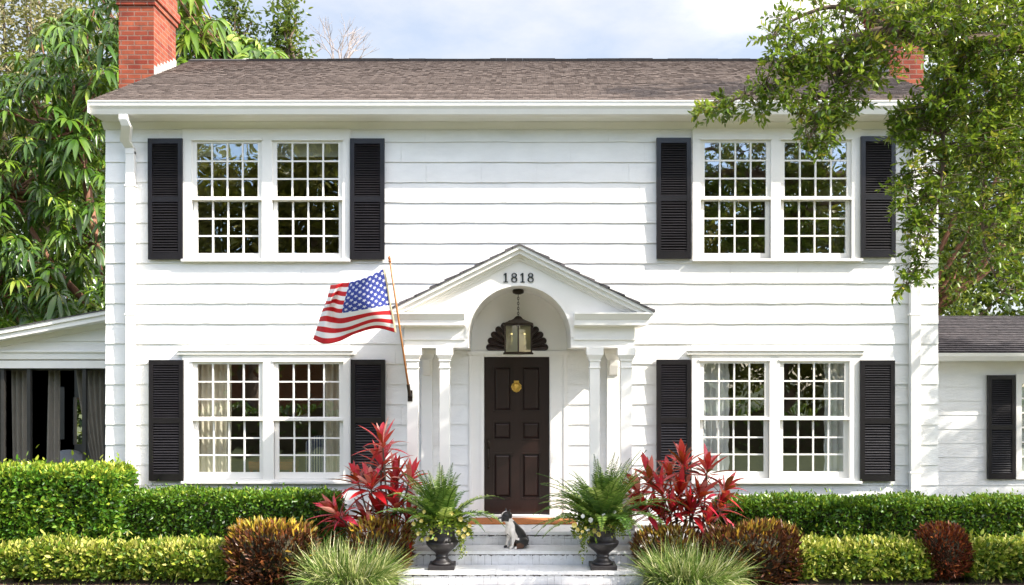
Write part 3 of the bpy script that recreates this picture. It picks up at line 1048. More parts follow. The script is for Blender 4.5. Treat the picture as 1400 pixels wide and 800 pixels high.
dm = MB()
DY = .03
dw = DX1 - DX0
dh = DZ1 - DZ0
stw, midw = .115, .12
zr = [0, .215, .215 + .63, .215 + .63 + .17, .215 + .63 + .17 + .265, .215 + .63 + .17 + .265 + .125, dh - .12, dh]
zr[5] = zr[4] + .125
xsn = [DX0 + .004, DX0 + stw, DX0 + dw / 2 - midw / 2, DX0 + dw / 2 + midw / 2, DX1 - stw, DX1 - .004]
dm.box(xsn[0], xsn[5], DY + .02, DY + .045, DZ0 + .003, DZ1 - .003)
for i in (0, 2, 4):
    dm.box(xsn[i], xsn[i + 1], DY, DY + .02, DZ0 + .003, DZ1 - .003)
for j in (0, 2, 4, 6):
    for i in (1, 3):
        a, b_ = DZ0 + zr[j], DZ0 + zr[j + 1]
        dm.box(xsn[i], xsn[i + 1], DY, DY + .02, max(a, DZ0 + .003), min(b_, DZ1 - .003))
for j in (1, 3, 5):
    for i in (1, 3):
        a, b_ = DZ0 + zr[j], DZ0 + zr[j + 1]
        x0, x1 = xsn[i], xsn[i + 1]
        # moulding frame and raised field
        for (u0, u1, w0, w1) in ((x0, x0 + .016, a, b_), (x1 - .016, x1, a, b_), (x0 + .016, x1 - .016, a, a + .016), (x0 + .016, x1 - .016, b_ - .016, b_)):
            dm.box(u0, u1, DY - .009, DY + .018, w0, w1)
        q = .055
        dm.add([(x0 + .03, DY + .0195, a + .03), (x1 - .03, DY + .0195, a + .03), (x1 - .03, DY + .0195, b_ - .03), (x0 + .03, DY + .0195, b_ - .03),
                (x0 + q, DY + .004, a + q), (x1 - q, DY + .004, a + q), (x1 - q, DY + .004, b_ - q), (x0 + q, DY + .004, b_ - q)],
               [(4, 5, 6, 7), (0, 1, 5, 4), (1, 2, 6, 5), (2, 3, 7, 6), (3, 0, 4, 7)])
door = dm.build('door', M['door'], house)
kn = MB()
kx, kz = wx(706, 0), wz(529, 0)
kpts = []
for i in range(40):                 # scallop shell outline
    a = 2 * math.pi * i / 40
    r_ = .062 + .006 * abs(math.sin(4.5 * a))
    kpts.append((kx + r_ * math.cos(a) * 1.08, kz + r_ * math.sin(a) * .95))
kn.prism(kpts, 'y', DY - .012, DY - .0005)
for i in range(7):
    a = math.radians(30 + 20 * i)
    kn.tube([(kx, DY - .02, kz - .035), (kx + .05 * math.cos(a), DY - .026, kz - .01 + .05 * math.sin(a)), (kx + .062 * math.cos(a), DY - .012, kz - .01 + .062 * math.sin(a))], [.006, .010, .006], 6)
kn.box(kx - .035, kx + .035, DY - .03, DY - .002, kz + .055, kz + .085)
kn.tube([(kx - .05, DY - .03, kz - .02), (kx - .035, DY - .035, kz - .055), (kx, DY - .036, kz - .07), (kx + .035, DY - .035, kz - .055), (kx + .05, DY - .03, kz - .02)], .008, 6)
kn.build('door_knocker', M['brass'], door, smooth=False)
hd = MB()
hx = wx(668, 0)
hd.box(hx - .022, hx + .022, DY - .008, DY - .0005, wz(614, 0), wz(601, 0))
hd.box(hx - .016, hx + .016, DY - .008, DY - .0005, wz(642, 0), wz(634, 0))
hd.sphere((hx, DY - .02, wz(604.5, 0)), .018)
hd.tube([(hx, DY - .006, wz(612, 0)), (hx, DY - .045, wz(614, 0)), (hx, DY - .058, wz(624, 0)), (hx, DY - .045, wz(636, 0)), (hx, DY - .006, wz(638, 0))], [.012, .011, .013, .011, .010], 8)
hd.build('door_handle', M['bronze'], door, smooth=True)

fan = MB()
fx, fz, fr = wx(707, -.03), 2.773, .43
NP = 13
for i in range(NP):
    a = math.pi * (i + .5) / NP
    half = math.pi / NP / 2 * .98
    dirv = Vector((math.cos(a), 0, math.sin(a)))
    perp = Vector((-math.sin(a), 0, math.cos(a)))
    cpt = Vector((fx, 0, fz))
    rtip = fr - .05
    wt = rtip * math.tan(half)
    ring_in, ring_out = [], []
    outl = [cpt + dirv * .09 - perp * .09 * math.tan(half)]
    for q in range(9):
        b_ = -math.pi / 2 + math.pi * q / 8
        outl.append(cpt + dirv * (rtip + math.cos(b_) * wt * 1.05) + perp * (math.sin(b_) * wt))
    outl.append(cpt + dirv * .09 + perp * .09 * math.tan(half))
    n = len(outl)
    mid = [cpt + dirv * .09, cpt + dirv * (rtip + wt * .3)]
    v = [(p.x, -.0305, p.z) for p in outl] + [(p.x, -.05, p.z) for p in outl]
    cen = [(p.x * 1, -.078, p.z) for p in mid]
    v += cen
    f = [(k, k + 1, n + k + 1, n + k) for k in range(n - 1)]
    c0, c1 = 2 * n, 2 * n + 1
    f += [(n, n + 1, c1, c0), (n + n - 2, n + n - 1, c0, c1)]
    f += [(n + k, n + k + 1, c1) for k in range(1, n - 2)]
    fan.add(v, f)
fan.prism([(fx + .1 * math.cos(math.pi * k / 12), fz + .1 * math.sin(math.pi * k / 12)) for k in range(13)], 'y', -.085, -.0305)
fan.build('fan_ornament', M['door'], house)

# ---- portico
PC = .095
PYF = -.95
AR, ASZ = .65, 2.92          # arch radius and spring height
PB = 2.79
body = MB()
out = 1.455
pts = [(PC - out, PB), (PC - out, 3.20), (PC - out - .14, 3.215), (PC, 4.02), (PC + out + .14, 3.215), (PC + out, 3.20), (PC + out, PB), (PC + AR, PB), (PC + AR, ASZ)]
na = 28
for k in range(1, na):
    a = math.pi * k / na
    pts.append((PC + AR * math.cos(a), ASZ + AR * math.sin(a)))
pts += [(PC - AR, ASZ), (PC - AR, PB)]
def rake_z(x_):
    return 4.02 - abs(x_ - PC) * (4.02 - 3.215) / (out + .14)
xs_ = [PC - out, PC - AR] + [PC - AR * math.cos(math.pi * k / na) for k in range(1, na)] + [PC + AR, PC + out]
for xa_, xb_ in zip(xs_[:-1], xs_[1:]):
    def bot(x_):
        if abs(x_ - PC) >= AR - 1e-6:
            return None
        return ASZ + math.sqrt(max(0, AR * AR - (x_ - PC) ** 2))
    ba, bb = bot(xa_), bot(xb_)
    if ba is None and bb is None:
        ba = bb = PB
    else:
        ba = ASZ if ba is None else ba
        bb = ASZ if bb is None else bb
    body.prism([(xa_, ba), (xb_, bb), (xb_, rake_z(xb_)), (xa_, rake_z(xa_))], 'y', PYF, -.0305)
for sgn in (-1, 1):
    body.prism([(PC + sgn * out, 3.20), (PC + sgn * (out + .14), 3.215), (PC + sgn * out, rake_z(PC + out))], 'y', PYF, -.0305)
portico = body.build('portico', M['trim'], house)

ar = MB()            # slim archivolt round the arch and architrave fillets
prev = None
seg = 28
for k in range(seg):
    a0, a1 = math.pi * k / seg, math.pi * (k + 1) / seg
    v = []
    for a in (a0, a1):
        for r_, y in ((AR + .001, PYF - .012), (AR + .035, PYF - .012), (AR + .035, PYF + .001), (AR + .001, PYF + .001)):
            v.append((PC + r_ * math.cos(a), y, ASZ + r_ * math.sin(a)))
    ar.add(v, [(0, 1, 5, 4), (1, 2, 6, 5), (3, 0, 4, 7)])
ar.build('arch_moulding', M['trim'], portico)

for sgn in (-1, 1):
    co = MB()
    def bx(u0, u1, yf, z0, z1, U0=None, U1=None, YF=None):
        a0, a1 = sorted((PC + sgn * u0, PC + sgn * u1))
        if U1 is None:
            co.box(a0, a1, yf, -.031, z0, z1)
        else:
            A0, A1 = sorted((PC + sgn * U0, PC + sgn * U1))
            co.frustum(a0, a1, yf, -.031, z0, A0, A1, YF, -.031, z1)
    inn = AR + .036
    bx(inn, out + .018, PYF - .018, 2.885, 2.915)            # architrave fillet
    bx(inn, out + .012, PYF - .02, 3.045, 3.068, inn, out + .055, PYF - .055)   # bed mould
    bx(inn, out + .155, PYF - .12, 3.068, 3.135)              # corona
    bx(inn, out + .160, PYF - .125, 3.135, 3.205, inn, out + .205, PYF - .165)  # cyma
    bx(inn, out + .212, PYF - .172, 3.205, 3.226)             # top fillet
    co.build('cornice', M['trim'], portico)

rkm = MB()
X_, Z0_, ZA = 1.667, 3.232, 4.063
sl = (ZA - Z0_) / X_
for sgn in (-1, 1):
    def rb(yf, t0, t1, u_end):
        # strip following the slope: from t0 to t1 below the roof line
        p = [(PC, ZA - t0), (PC + sgn * u_end, ZA - sl * u_end - t0), (PC + sgn * u_end, ZA - sl * u_end - t1), (PC, ZA - t1)]
        rkm.prism(p, 'y', yf, PYF + .002)
    rb(PYF - .165, .000, .045, X_)
    rb(PYF - .125, .045, .100, X_ - .05)
    rb(PYF - .055, .100, .135, X_ - .12)
    rb(PYF - .028, .135, .165, X_ - .20)
rkm.build('raking_cornice', M['trim'], portico)
pr = MB()
for sgn in (-1, 1):
    nseg = 9
    for i in range(nseg):
        u0, u1 = (X_ + .02) * i / nseg, (X_ + .02) * (i + 1) / nseg
        h = .018 + rs.uniform(0, .012)
        p = [(PC + sgn * u0, ZA - sl * u0 + .002), (PC + sgn * u1, ZA - sl * u1 + .002), (PC + sgn * u1, ZA - sl * u1 + .010 + h), (PC + sgn * u0, ZA - sl * u0 + .008 + .4 * h)]
        pr.prism(p, 'y', PYF - .185, -.031)
pr.build('portico_roof', M['darkshingle'], portico, boxuv=True)

# house number
nb = MB()
def ring(cx_, cz_, rx, rz, tx, tz, n=22):
    v = []
    for k in range(n):
        a = 2 * math.pi * k / n
        for sx_, sz_ in ((rx, rz), (rx - tx, rz - tz)):
            for y in (PYF - .016, PYF - .001):
                v.append((cx_ + sx_ * math.cos(a), y, cz_ + sz_ * math.sin(a)))
    f = []
    for k in range(n):
        a, b_ = 4 * k, 4 * ((k + 1) % n)
        f += [(a, a + 2, b_ + 2, b_), (a, b_, b_ + 1, a + 1), (a + 2, a + 3, b_ + 3, b_ + 2)]
    nb.add(v, f)
zb, zt = wz(386.2, PYF), wz(373.6, PYF)
hgt = zt - zb
for ch, px in (('1', 691.5), ('8', 703), ('1', 714.5), ('8', 725.5)):
    x = wx(px, PYF)
    if ch == '1':
        nb.box(x - .009, x + .011, PYF - .016, PYF - .001, zb + .010, zt)
        nb.box(x - .028, x + .030, PYF - .016, PYF - .001, zb, zb + .0095)
        nb.prism([(x - .009, zt - .0), (x - .009, zt - .022), (x - .028, zt - .030), (x - .028, zt - .020)], 'y', PYF - .016, PYF - .001)
    else:
        ring(x, zb + hgt * .29, .040, hgt * .29, .017, .010)
        ring(x, zb + hgt * .775, .034, hgt * .235, .015, .009)
nb.build('house_number', M['number'], portico)

# columns
LZ = .49
def column(px0, px1, Yc):
    xm, hw = wx((px0 + px1) / 2, Yc), (wx(px1, Yc) - wx(px0, Yc)) / 2
    c = MB()
    y0, y1 = Yc, Yc + 2 * hw
    c.box(xm - hw - .035, xm + hw + .035, y0 - .035, y1 + .035, LZ + .002, LZ + .06)
    c.frustum(xm - hw - .03, xm + hw + .03, y0 - .03, y1 + .03, LZ + .06, xm - hw - .006, xm + hw + .006, y0 - .006, y1 + .006, LZ + .11)
    c.box(xm - hw, xm + hw, y0, y1, LZ + .11, PB - .17)
    c.box(xm - hw - .012, xm + hw + .012, y0 - .012, y1 + .012, PB - .26, PB - .245)
    c.box(xm - hw - .014, xm + hw + .014, y0 - .014, y1 + .014, PB - .17, PB - .155)
    c.frustum(xm - hw - .008, xm + hw + .008, y0 - .008, y1 + .008, PB - .155, xm - hw - .038, xm + hw + .038, y0 - .038, y1 + .038, PB - .09)
    c.box(xm - hw - .045, xm + hw + .045, y0 - .03, y1 + .045, PB - .09, PB - .002)
    c.build('column', M['trim'], portico, bevel=.003)
for a, b_ in ((556.5, 571.5), (601, 614.5), (806.5, 820), (849, 864)):
    column(a, b_, PYF - .005)
def pilaster(px0, px1):
    a, b_ = wx(px0), wx(px1)
    c = MB()
    c.box(a - .02, b_ + .02, -.115, -.028, LZ + .002, LZ + .12)
    c.box(a, b_, -.10, -.028, LZ + .12, PB - .14)
    c.frustum(a, b_, -.10, -.028, PB - .14, a - .035, b_ + .035, -.15, -.028, PB - .06)
    c.box(a - .04, b_ + .04, -.155, -.028, PB - .06, PB - .002)
    c.prism([(-.101, PB - .36), (-.125, PB - .34), (-.16, PB - .22), (-.17, PB - .141), (-.101, PB - .141)], 'x', a + .03, b_ - .03)
    c.build('pilaster', M['trim'], portico)
pilaster(577, 592)
pilaster(829, 846)

# ---- left screened porch
PY = .75
porch = MB()
xr, xl = HX0 - .002, wx(-90, PY)
zR, zL = wz(423, PY), wz(423 + 235 * .186, PY)
def rz_(x): return zR - (xr - x) * .186
zb1 = wz(492, PY)
porch.prism([(xr, zb1), (xr, zR - .17), (xl, rz_(xl) - .17), (xl, zb1)] if rz_(xl) - .17 > zb1 else [(xr, zb1), (xr, zR - .17), (xr - (zR - .17 - zb1) / .186, zb1 + .001)], 'y', PY, PY + .1)
zz = zb1 + .11
while zz < zR - .2:
    xe = max(xl, xr - (zR - .2 - zz) / .186)
    porch.prism([(PY - .022, zz), (PY - .002, zz + .16), (PY - .002, zz)], 'x', xe, xr)
    zz += .16
porch.box(xl, xr, PY - .03, PY + .12, wz(491, PY), wz(482, PY))
porch.box(xl, xr, PY - .06, PY + .12, wz(482, PY), wz(479.5, PY))
porch.box(xl, xr, PY - .02, PY + .14, wz(503.5, PY), wz(493, PY))
for t0, t1, yf in ((.0, .055, -.33), (.055, .13, -.30), (.13, .20, -.05)):
    porch.prism([(xr, zR - t0), (xl, rz_(xl) - t0), (xl, rz_(xl) - t1), (xr, zR - t1)], 'y', PY + yf, PY - .0305 if yf < -.1 else PY - .001)
side_porch = porch.build('side_porch', M['trim'], house)
p2 = MB()
p2.prism([(xr, zR + .002), (xl, rz_(xl) + .002), (xl, rz_(xl) + .014), (xr, zR + .014)], 'y', PY - .345, 5.2)
p2.build('porch_roof', M['darkshingle'], side_porch, boxuv=True)
for px in (2, 38, 114, 143.5):
    xx = wx(px, PY)
    p3 = MB(); p3.box(xx - .025, xx + .025, PY + .02, PY + .08, .3, wz(504, PY))
    p3.build('porch_post', M['porchmetal'], side_porch)
p3 = MB(); p3.box(xl, xr, PY + .081, PY + .12, .30, .36); p3.build('bottom_rail', M['porchmetal'], side_porch)
p3 = MB(); p3.box(xl, xr, PY + .081, PY + .11, wz(506.5, PY), wz(503.9, PY)); p3.build('top_rail', M['porchmetal'], side_porch)
p3 = MB()
gaps = [(22, 34, .9, 2.2), (80, 88, 1.2, 2.2), (100, 112, 1.1, 2.0), (130, 142, 1.0, 2.2), (160, 172, 1.0, 2.2), (-40, -20, .9, 2.2)]
gaps = sorted((wx(a, 5.0), wx(b_, 5.0), c, d) for a, b_, c, d in gaps)
x_ = xl
for a, b_, c, d in gaps:
    p3.box(x_, a, 5.0, 5.1, .3, 2.9); p3.box(a, b_, 5.0, 5.1, .3, c); p3.box(a, b_, 5.0, 5.1, d, 2.9); x_ = b_
p3.box(x_, xr, 5.0, 5.1, .3, 2.9)
p3.build('porch_dark_backing', M['porchmetal'], side_porch)  # near-black panels added to darken the porch inside, gaps left for greenery
p4 = MB(); p4.box(xl, xr, PY - .1, 5.2, -.1, .295)
p4.build('porch_floor', M['concrete'], side_porch)
p5 = MB(); p5.box(xl, xr - .01, PY + .13, 5.0, 2.66, 2.70)
p5.build('porch_ceiling', M['darkroom'], side_porch)

# ---- right wing
WY = 1.5
wg = MB()
wxa, wxb = HX1 + .002, 11.2
ze = wz(492, WY - .35)
wg.box(wxa, wxb, WY, WY + .15, -.3, ze + .1)
zz = ze + .02
k = 0
while zz > .2:
    z1 = zz; z0 = zz - .215
    wg.add([(wxa, WY - .003, z1 + .012), (wxb, WY - .003, z1 + .012), (wxb, WY - .013, z0), (wxa, WY - .013, z0), (wxa, WY, z0), (wxb, WY, z0)], [(0, 3, 2, 1), (3, 4, 5, 2)])
    zz = z0
wg.box(wxb - .15, wxb, WY + .15, 6.2, -.3, ze + .1)
wg.box(wxa, wxb - .15, 6.05, 6.2, -.3, ze + .1)
wing = wg.build('wing_wall', M['siding'], house)
ezW, eyW = wz(481.5, WY - .4), WY - .4
ryW = 3.86; rzW = wz(432, 3.86)
roof_mesh('wing_roof', M['wingshingle'], wing, [(wxa, wxb + .25, eyW, ezW, ryW, rzW, 21), (wxa, wxb + .25, 2 * ryW - eyW, ezW, ryW, rzW, 21)],
          [slab(wxa, wxb + .25, eyW, ezW, ryW, rzW, .03), slab(wxa, wxb + .25, 2 * ryW - eyW, ezW, ryW, rzW, .03)])
wgt = MB()
wgt.prism([(eyW + .1, ezW - .13), (eyW + .03, ezW - .13), (eyW - .01, ezW - .06), (eyW - .02, ezW - .012), (eyW + .1, ezW - .034)], 'x', wxa, wxb + .25)
wgt.box(wxa, wxb, eyW + .1, WY - .001, ezW - .13, ezW - .10)
wgt.build('wing_gutter', M['trim'], wing)
x0 = wx(1368, WY - .03)
o = bpy.data.objects.new('shutter', sh_me); COL.objects.link(o)
o.parent = wing
o.scale = (.89, 1, .965)
o.location = Vector((x0, WY - .022, wz(655, WY - .03))) - WORLD[wing.name]
wwm = MB()
xa, xb = wx(1387, WY), wx(1475, WY)
za, zb_ = wz(655, WY), wz(512, WY)
wwm.box(xa, xa + .085, WY - .05, WY - .0005, za, zb_); wwm.box(xb - .085, xb, WY - .05, WY - .0005, za, zb_)
wwm.box(xa + .085, xb - .085, WY - .05, WY - .0005, zb_ - .14, zb_); wwm.box(xa + .085, xb - .085, WY - .05, WY - .0005, za, za + .12)
for i in range(1, 4):
    xm = xa + .085 + (xb - xa - .17) * i / 4
    wwm.box(xm - .012, xm + .012, WY - .045, WY - .015, za + .12, zb_ - .14)
for i in range(1, 6):
    zm = za + .12 + (zb_ - za - .26) * i / 6
    wwm.box(xa + .085, xb - .085, WY - .043, WY - .017, zm - .012, zm + .012)
ww = wwm.build('wing_window', M['trim'], wing)
gp = MB(); gp.box(xa + .085, xb - .085, WY - .032, WY - .028, za + .12, zb_ - .14)
gp.build('pane', M['glass'], ww)

# ================================================================= FRONT STEPS
steps = thing('front_steps', (.1, -1.0, 0), 'wide white painted brick steps with worn paint leading up to the dark front door', 'steps')
SX0, SX1 = -1.34, 1.55
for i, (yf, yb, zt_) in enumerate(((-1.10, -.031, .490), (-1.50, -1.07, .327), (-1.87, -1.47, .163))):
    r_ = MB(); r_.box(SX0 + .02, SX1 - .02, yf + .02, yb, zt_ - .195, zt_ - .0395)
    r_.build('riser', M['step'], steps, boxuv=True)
    t_ = MB()
    n = 40
    for k in range(n):
        xa_, xb_ = SX0 + (SX1 - SX0) * k / n, SX0 + (SX1 - SX0) * (k + 1) / n
        t_.box(xa_ + .0006, xb_ - .0006, yf + rs.uniform(-.004, .004), yb - (.033 if i else 0), zt_ - .039, zt_ + rs.uniform(-.0012, .0012))
    t_.build('tread', M['tread'], steps)

mt = MB()
mt.box(wx(641, -.3), wx(787, -.3), -.57, -.11, .4925, .510)
tag(mt.build('doormat', M['coir'], bevel=.006), 'long orange coir doormat lying in front of the dark front door', 'doormat')

# ================================================================= LANTERN
lx, ly = wx(708.5, -.5), -.5
lan = thing('hanging_lantern', (lx, ly, 2.72), 'six-sided dark bronze lantern with candle tubes hanging under the entrance arch', 'lantern')
c = MB(); c.lathe((lx, ly, 3.53), [(.03, -.03), (.07, -.015), (.075, .0), (.075, .02), (.06, .045)], 20)
c.build('ceiling_rose', M['bronze'], lan, smooth=True)
c = MB()
z = 3.50; k = 0
while z > 3.19:
    pts_ = []
    for q in range(9):
        a = 2 * math.pi * q / 8
        u, w_ = .011 * math.cos(a), .021 * math.sin(a)
        pts_.append((lx + (u if k % 2 else 0), ly + (0 if k % 2 else u), z - .018 + w_))
    c.tube(pts_, .0042, 5, cap=False)
    z -= .033; k += 1
c.build('chain', M['bronze'], lan)
LB, LT, LR = 2.745, 3.085, .198
hexa_pts = [(lx + LR * math.sin(a), ly - LR * math.cos(a)) for a in [math.radians(60 * i) for i in range(6)]]
fr_ = MB()
a0 = -math.pi / 2
fr_.lathe((lx, ly, LB), [(LR + .028, -.03), (LR + .03, -.018), (LR + .008, 0.0), (.03, 0.002)], 6, ang0=a0)
fr_.lathe((lx, ly, LT), [(.05, -.004), (LR + .006, 0), (LR + .03, .02), (LR + .02, .035), (.11, .075), (.07, .095), (.045, .12), (.02, .135)], 6, ang0=a0)
for x_, y_ in hexa_pts:
    fr_.tube([(x_, y_, LB - .001), (x_, y_, LT + .001)], .0115, 6)
fr_.build('lantern_frame', M['bronze'], lan)
gp = MB()
for i in range(6):
    p, q = hexa_pts[i], hexa_pts[(i + 1) % 6]
    gp.add([(p[0], p[1], LB), (q[0], q[1], LB), (q[0], q[1], LT), (p[0], p[1], LT)], [(0, 1, 2, 3)])
gp.build('lantern_glass', M['lglass'], lan)
ca = MB(); ca.tube([(lx, ly, LB + .01), (lx, ly, LB + .08)], .012, 8)
for s_ in (-1, 1):
    ca.tube([(lx, ly, LB + .05), (lx + s_ * .05, ly, LB + .03), (lx + s_ * .085, ly, LB + .07)], .007, 6)
    ca.lathe((lx + s_ * .085, ly, LB + .07), [(.012, 0), (.028, .012), (.028, .018)], 12)
ca.build('candle_arm', M['bronze'], lan)
for s_ in (-1, 1):
    ca = MB(); ca.lathe((lx + s_ * .085, ly, LB + .088), [(.014, 0), (.014, .11), (.010, .112), (.016, .135), (.012, .140), (.006, .206)], 12)
    cn = ca.build('candle', M['candle'], lan, smooth=True)
    ca = MB(); ca.sphere((lx + s_ * .085, ly, LB + .232), (.013, .013, .026), 12, 8); ca.build('bulb', M['bulb'], cn, smooth=True)

# ================================================================= FLAG
pb_, pt_ = P(559.5, 536, -1.06), P(533, 357, -1.62)
fp = thing('flagpole', pb_, 'slim wooden flagpole leaning out from the left entrance column', 'flagpole')
q = MB(); q.tube([pb_, pb_.lerp(pt_, .5), pt_], [.0135, .0125, .011], 10)
q.build('pole', M['pole'], fp, smooth=True)
q = MB(); q.sphere(pt_, .021); q.sphere(pt_ + (pt_ - pb_).normalized() * .035, (.017, .017, .028))
q.build('finial', M['orangewood'], fp, smooth=True)
q = MB(); dirp = (pt_ - pb_).normalized()
q.tube([pb_ - dirp * .03, pb_ + dirp * .10], .021, 10)
q.tube([pb_, Vector((pb_.x, PYF - .006, pb_.z - .05))], [.016, .03], 8)
q.box(pb_.x - .03, pb_.x + .03, PYF - .014, PYF - .006, pb_.z - .12, pb_.z + .02)
q.build('bracket', M['bronze'], fp)

# cloth surface: rows of control points in u (hoist to fly) for v = 0, .54, 1
us = [0, .2, .4, .6, .8, 1.0]
rows = {0.0: [(526, 367, 0), (501, 379, -.06), (478, 386, .10), (468, 387, .30), (461, 389, .20), (452, 390, .42)],
        .27: [(531, 392, 0), (503, 401, -.10), (472, 408, .02), (459, 406, .22), (452, 409, .12), (447, 409, .30)],
        .54: [(535, 417, 0), (505, 422, -.14), (468, 428, .0), (455, 426, .16), (447, 425, .10), (440, 427, .22)],
        .77: [(539, 437, 0), (510, 436, -.14), (476, 447, -.06), (458, 449, .10), (444, 447, .04), (434, 446, .16)],
        1.0: [(542, 455, 0), (515, 449, -.12), (487, 456, -.10), (463, 467, .0), (443, 470, -.02), (428, 464, .08)]}
def cat(p, t):
    n_ = len(p) - 1
    i = min(int(t * n_), n_ - 1)
    f = t * n_ - i
    g = lambda k: np.array(p[max(0, min(n_, k))], float) if 0 <= k <= n_ else (2 * np.array(p[0], float) - np.array(p[1], float) if k < 0 else 2 * np.array(p[n_], float) - np.array(p[n_ - 1], float))
    a, b_, c_, d_ = g(i - 1), g(i), g(i + 1), g(i + 2)
    return .5 * (2 * b_ + (c_ - a) * f + (2 * a - 5 * b_ + 4 * c_ - d_) * f * f + (3 * b_ - a - 3 * c_ + d_) * f ** 3)
NU, NV = 64, 52
vs = sorted(rows)
vk = np.array([0, .27, .54, .77, 1.0])
V_, UVv = [], []
for j in range(NV + 1):
    tv = j / NV
    # piecewise mapping of v to row parameter
    par = np.interp(tv, vk, np.linspace(0, 1, 5))
    for i in range(NU + 1):
        tu = i / NU
        pp = cat([cat(rows[v], tu) for v in vs], par)
        hoist = pb_.lerp(pt_, np.interp(pp[1], [357, 536], [1, 0]))
        yy = -1.60 + .34 * tv + pp[2] * 1.0 + .015 * math.sin(9 * tu + 5 * tv)
        V_.append(tuple(P(pp[0], pp[1], yy)))
        UVv.append((tu, tv))
F_ = [(j * (NU + 1) + i, j * (NU + 1) + i + 1, (j + 1) * (NU + 1) + i + 1, (j + 1) * (NU + 1) + i) for j in range(NV) for i in range(NU)]
me = bpy.data.meshes.new('flag'); me.from_pydata(V_, [], F_)
ul = me.uv_layers.new(name='UVMap')
for l in me.loops:
    ul.data[l.index].uv = UVv[l.vertex_index]
me.materials.append(M['flag'])
me.polygons.foreach_set('use_smooth', [True] * len(me.polygons)); me.update()
fl = link_mesh('flag', me)
tag(fl, 'red, white and blue stars and stripes flag waving to the left of the entrance', 'flag')
md = fl.modifiers.new('thick', 'SOLIDIFY'); md.thickness = .003; md.offset = 0

# ================================================================= CURTAINS / ROOM FURNITURE
def curtain(pxa, pxb, yt, yb, Y, mat, label, scallop=False, group='curtains behind the lower windows', slant=0.0):
    n, m_ = 44, 14
    v, f = [], []
    xa_, xb_ = wx(pxa, Y), wx(pxb, Y)
    ph = rs.uniform(0, 6)
    for j in range(m_ + 1):
        tz = j / m_
        for i in range(n + 1):
            t = i / n
            x_ = xa_ + (xb_ - xa_) * t + slant * (1 - t) * tz ** 1.4
            if scallop and i in (0, n):
                x_ += .012 * math.sin(tz * 60)
            v.append((x_, Y + .03 * math.sin(t * (xb_ - xa_) / .085 * 6.28 + ph + .4 * math.sin(3 * tz)) * (1 - .3 * tz), wz(yt, Y) + (wz(yb, Y) - wz(yt, Y)) * tz))
    for j in range(m_):
        for i in range(n):
            a = j * (n + 1) + i
            f.append((a, a + 1, a + n + 2, a + n + 1))
    q = MB(); q.add(v, f)
    o = q.build('curtain', mat, smooth=True)
    md = o.modifiers.new('thick', 'SOLIDIFY'); md.thickness = .004
    tag(o, label, 'curtain', group)
curtain(265, 316, 490, 655, .235, M['curtain'], 'cream curtain at the left edge of the lower left window')
curtain(445, 470, 490, 655, .235, M['curtain'], 'cream curtain at the right edge of the lower left window beside the striped chair')
curtain(955, 996, 490, 655, .235, M['lace'], 'white curtain at the left edge of the lower right window behind red leaves', True)
curtain(1126, 1160, 490, 655, .235, M['lace'], 'white scalloped curtain at the right edge of the lower right window', True)
for (a, b_), lab in zip(((262, 360), (372, 470)), ('pale roller blind at the top of the left sash of the upper left window', 'pale roller blind at the top of the right sash of the upper left window')):
    q = MB(); q.box(wx(a, .22), wx(b_, .22), .215, .221, wz(212, .22), wz(190, .22))
    q.tube([(wx(a, .22), .23, wz(190, .22)), (wx(b_, .22), .23, wz(190, .22))], .025, 10)
    q.box(wx(a, .22), wx(b_, .22), .212, .226, wz(214.5, .22), wz(212.2, .22))
    tag(q.build('roller_blind', M['blind']), lab, 'blind', 'roller blinds in the upper left window')
# striped chair and table in the front room
chx, chy = wx(437, .95), .95
ch = thing('armchair', (chx, chy, .5), 'blue and white striped chair standing behind the lower left window', 'chair')
q = MB(); pr_ = [(chx - .2, .85)] + [(chx + .2 * math.cos(math.radians(180 - k * 18)), 1.42 + .13 * math.sin(math.radians(k * 18))) for k in range(11)] + [(chx + .2, .85)]
q.prism(pr_, 'y', chy - .05, chy + .05); q.build('backrest', M['stripe'], ch, bevel=.01)
q = MB(); q.box(chx - .23, chx + .23, chy + .05, chy + .5, .80, .92); q.build('seat', M['stripe'], ch, bevel=.02)
for sx_ in (-.19, .19):
    for sy_ in (0.0, .44):
        q = MB(); q.tube([(chx + sx_, chy + sy_, .5), (chx + sx_, chy + sy_, .82)], .02, 8); q.build('leg', M['orangewood'], ch)
tb = thing('side_table', (wx(373, .75), .75, .5), 'orange wooden cabinet table standing inside the lower left window', 'table')
q = MB(); q.box(wx(344, .75), wx(403, .75), .6, 1.0, wz(641, .75), wz(630, .75)); q.build('tabletop', M['orangewood'], tb)
for px in (347, 400):
    for yy in (.63, .97):
        q = MB(); q.tube([(wx(px, .75), yy, .5), (wx(px, .75), yy, wz(641, .75))], .022, 8); q.build('leg', M['orangewood'], tb)

# porch curtains and sofa
for (a, b_, sl_), lab in zip(((17, 36, .02), (66, 82, -.03), (104, 146, .26)), ('dark grey porch curtain beside the left post of the side porch', 'grey porch curtain hanging in the middle of the side porch', 'grey porch curtain gathered against the house wall')):
    curtain(a, b_, 504, 640, 1.05, M['greycurtain'], lab, group='curtains hanging in the side porch', slant=sl_)
sfx = wx(92, 1.9)
so = thing('porch_sofa', (sfx, 2.0, .3), 'low dark sofa with a grey cushion standing inside the side porch', 'sofa')
q = MB(); q.box(sfx - .8, sfx + .8, 1.7, 2.5, .42, .62); q.build('seat', M['porchmetal'], so, bevel=.03)
q = MB(); q.box(sfx - .8, sfx + .8, 2.35, 2.5, .62, 1.0); q.build('backrest', M['porchmetal'], so, bevel=.03)
q = MB(); q.sphere((sfx, 1.95, 1.02), (.33, .12, .24), 16, 10); q.build('cushion', M['cushion'], so, smooth=True)
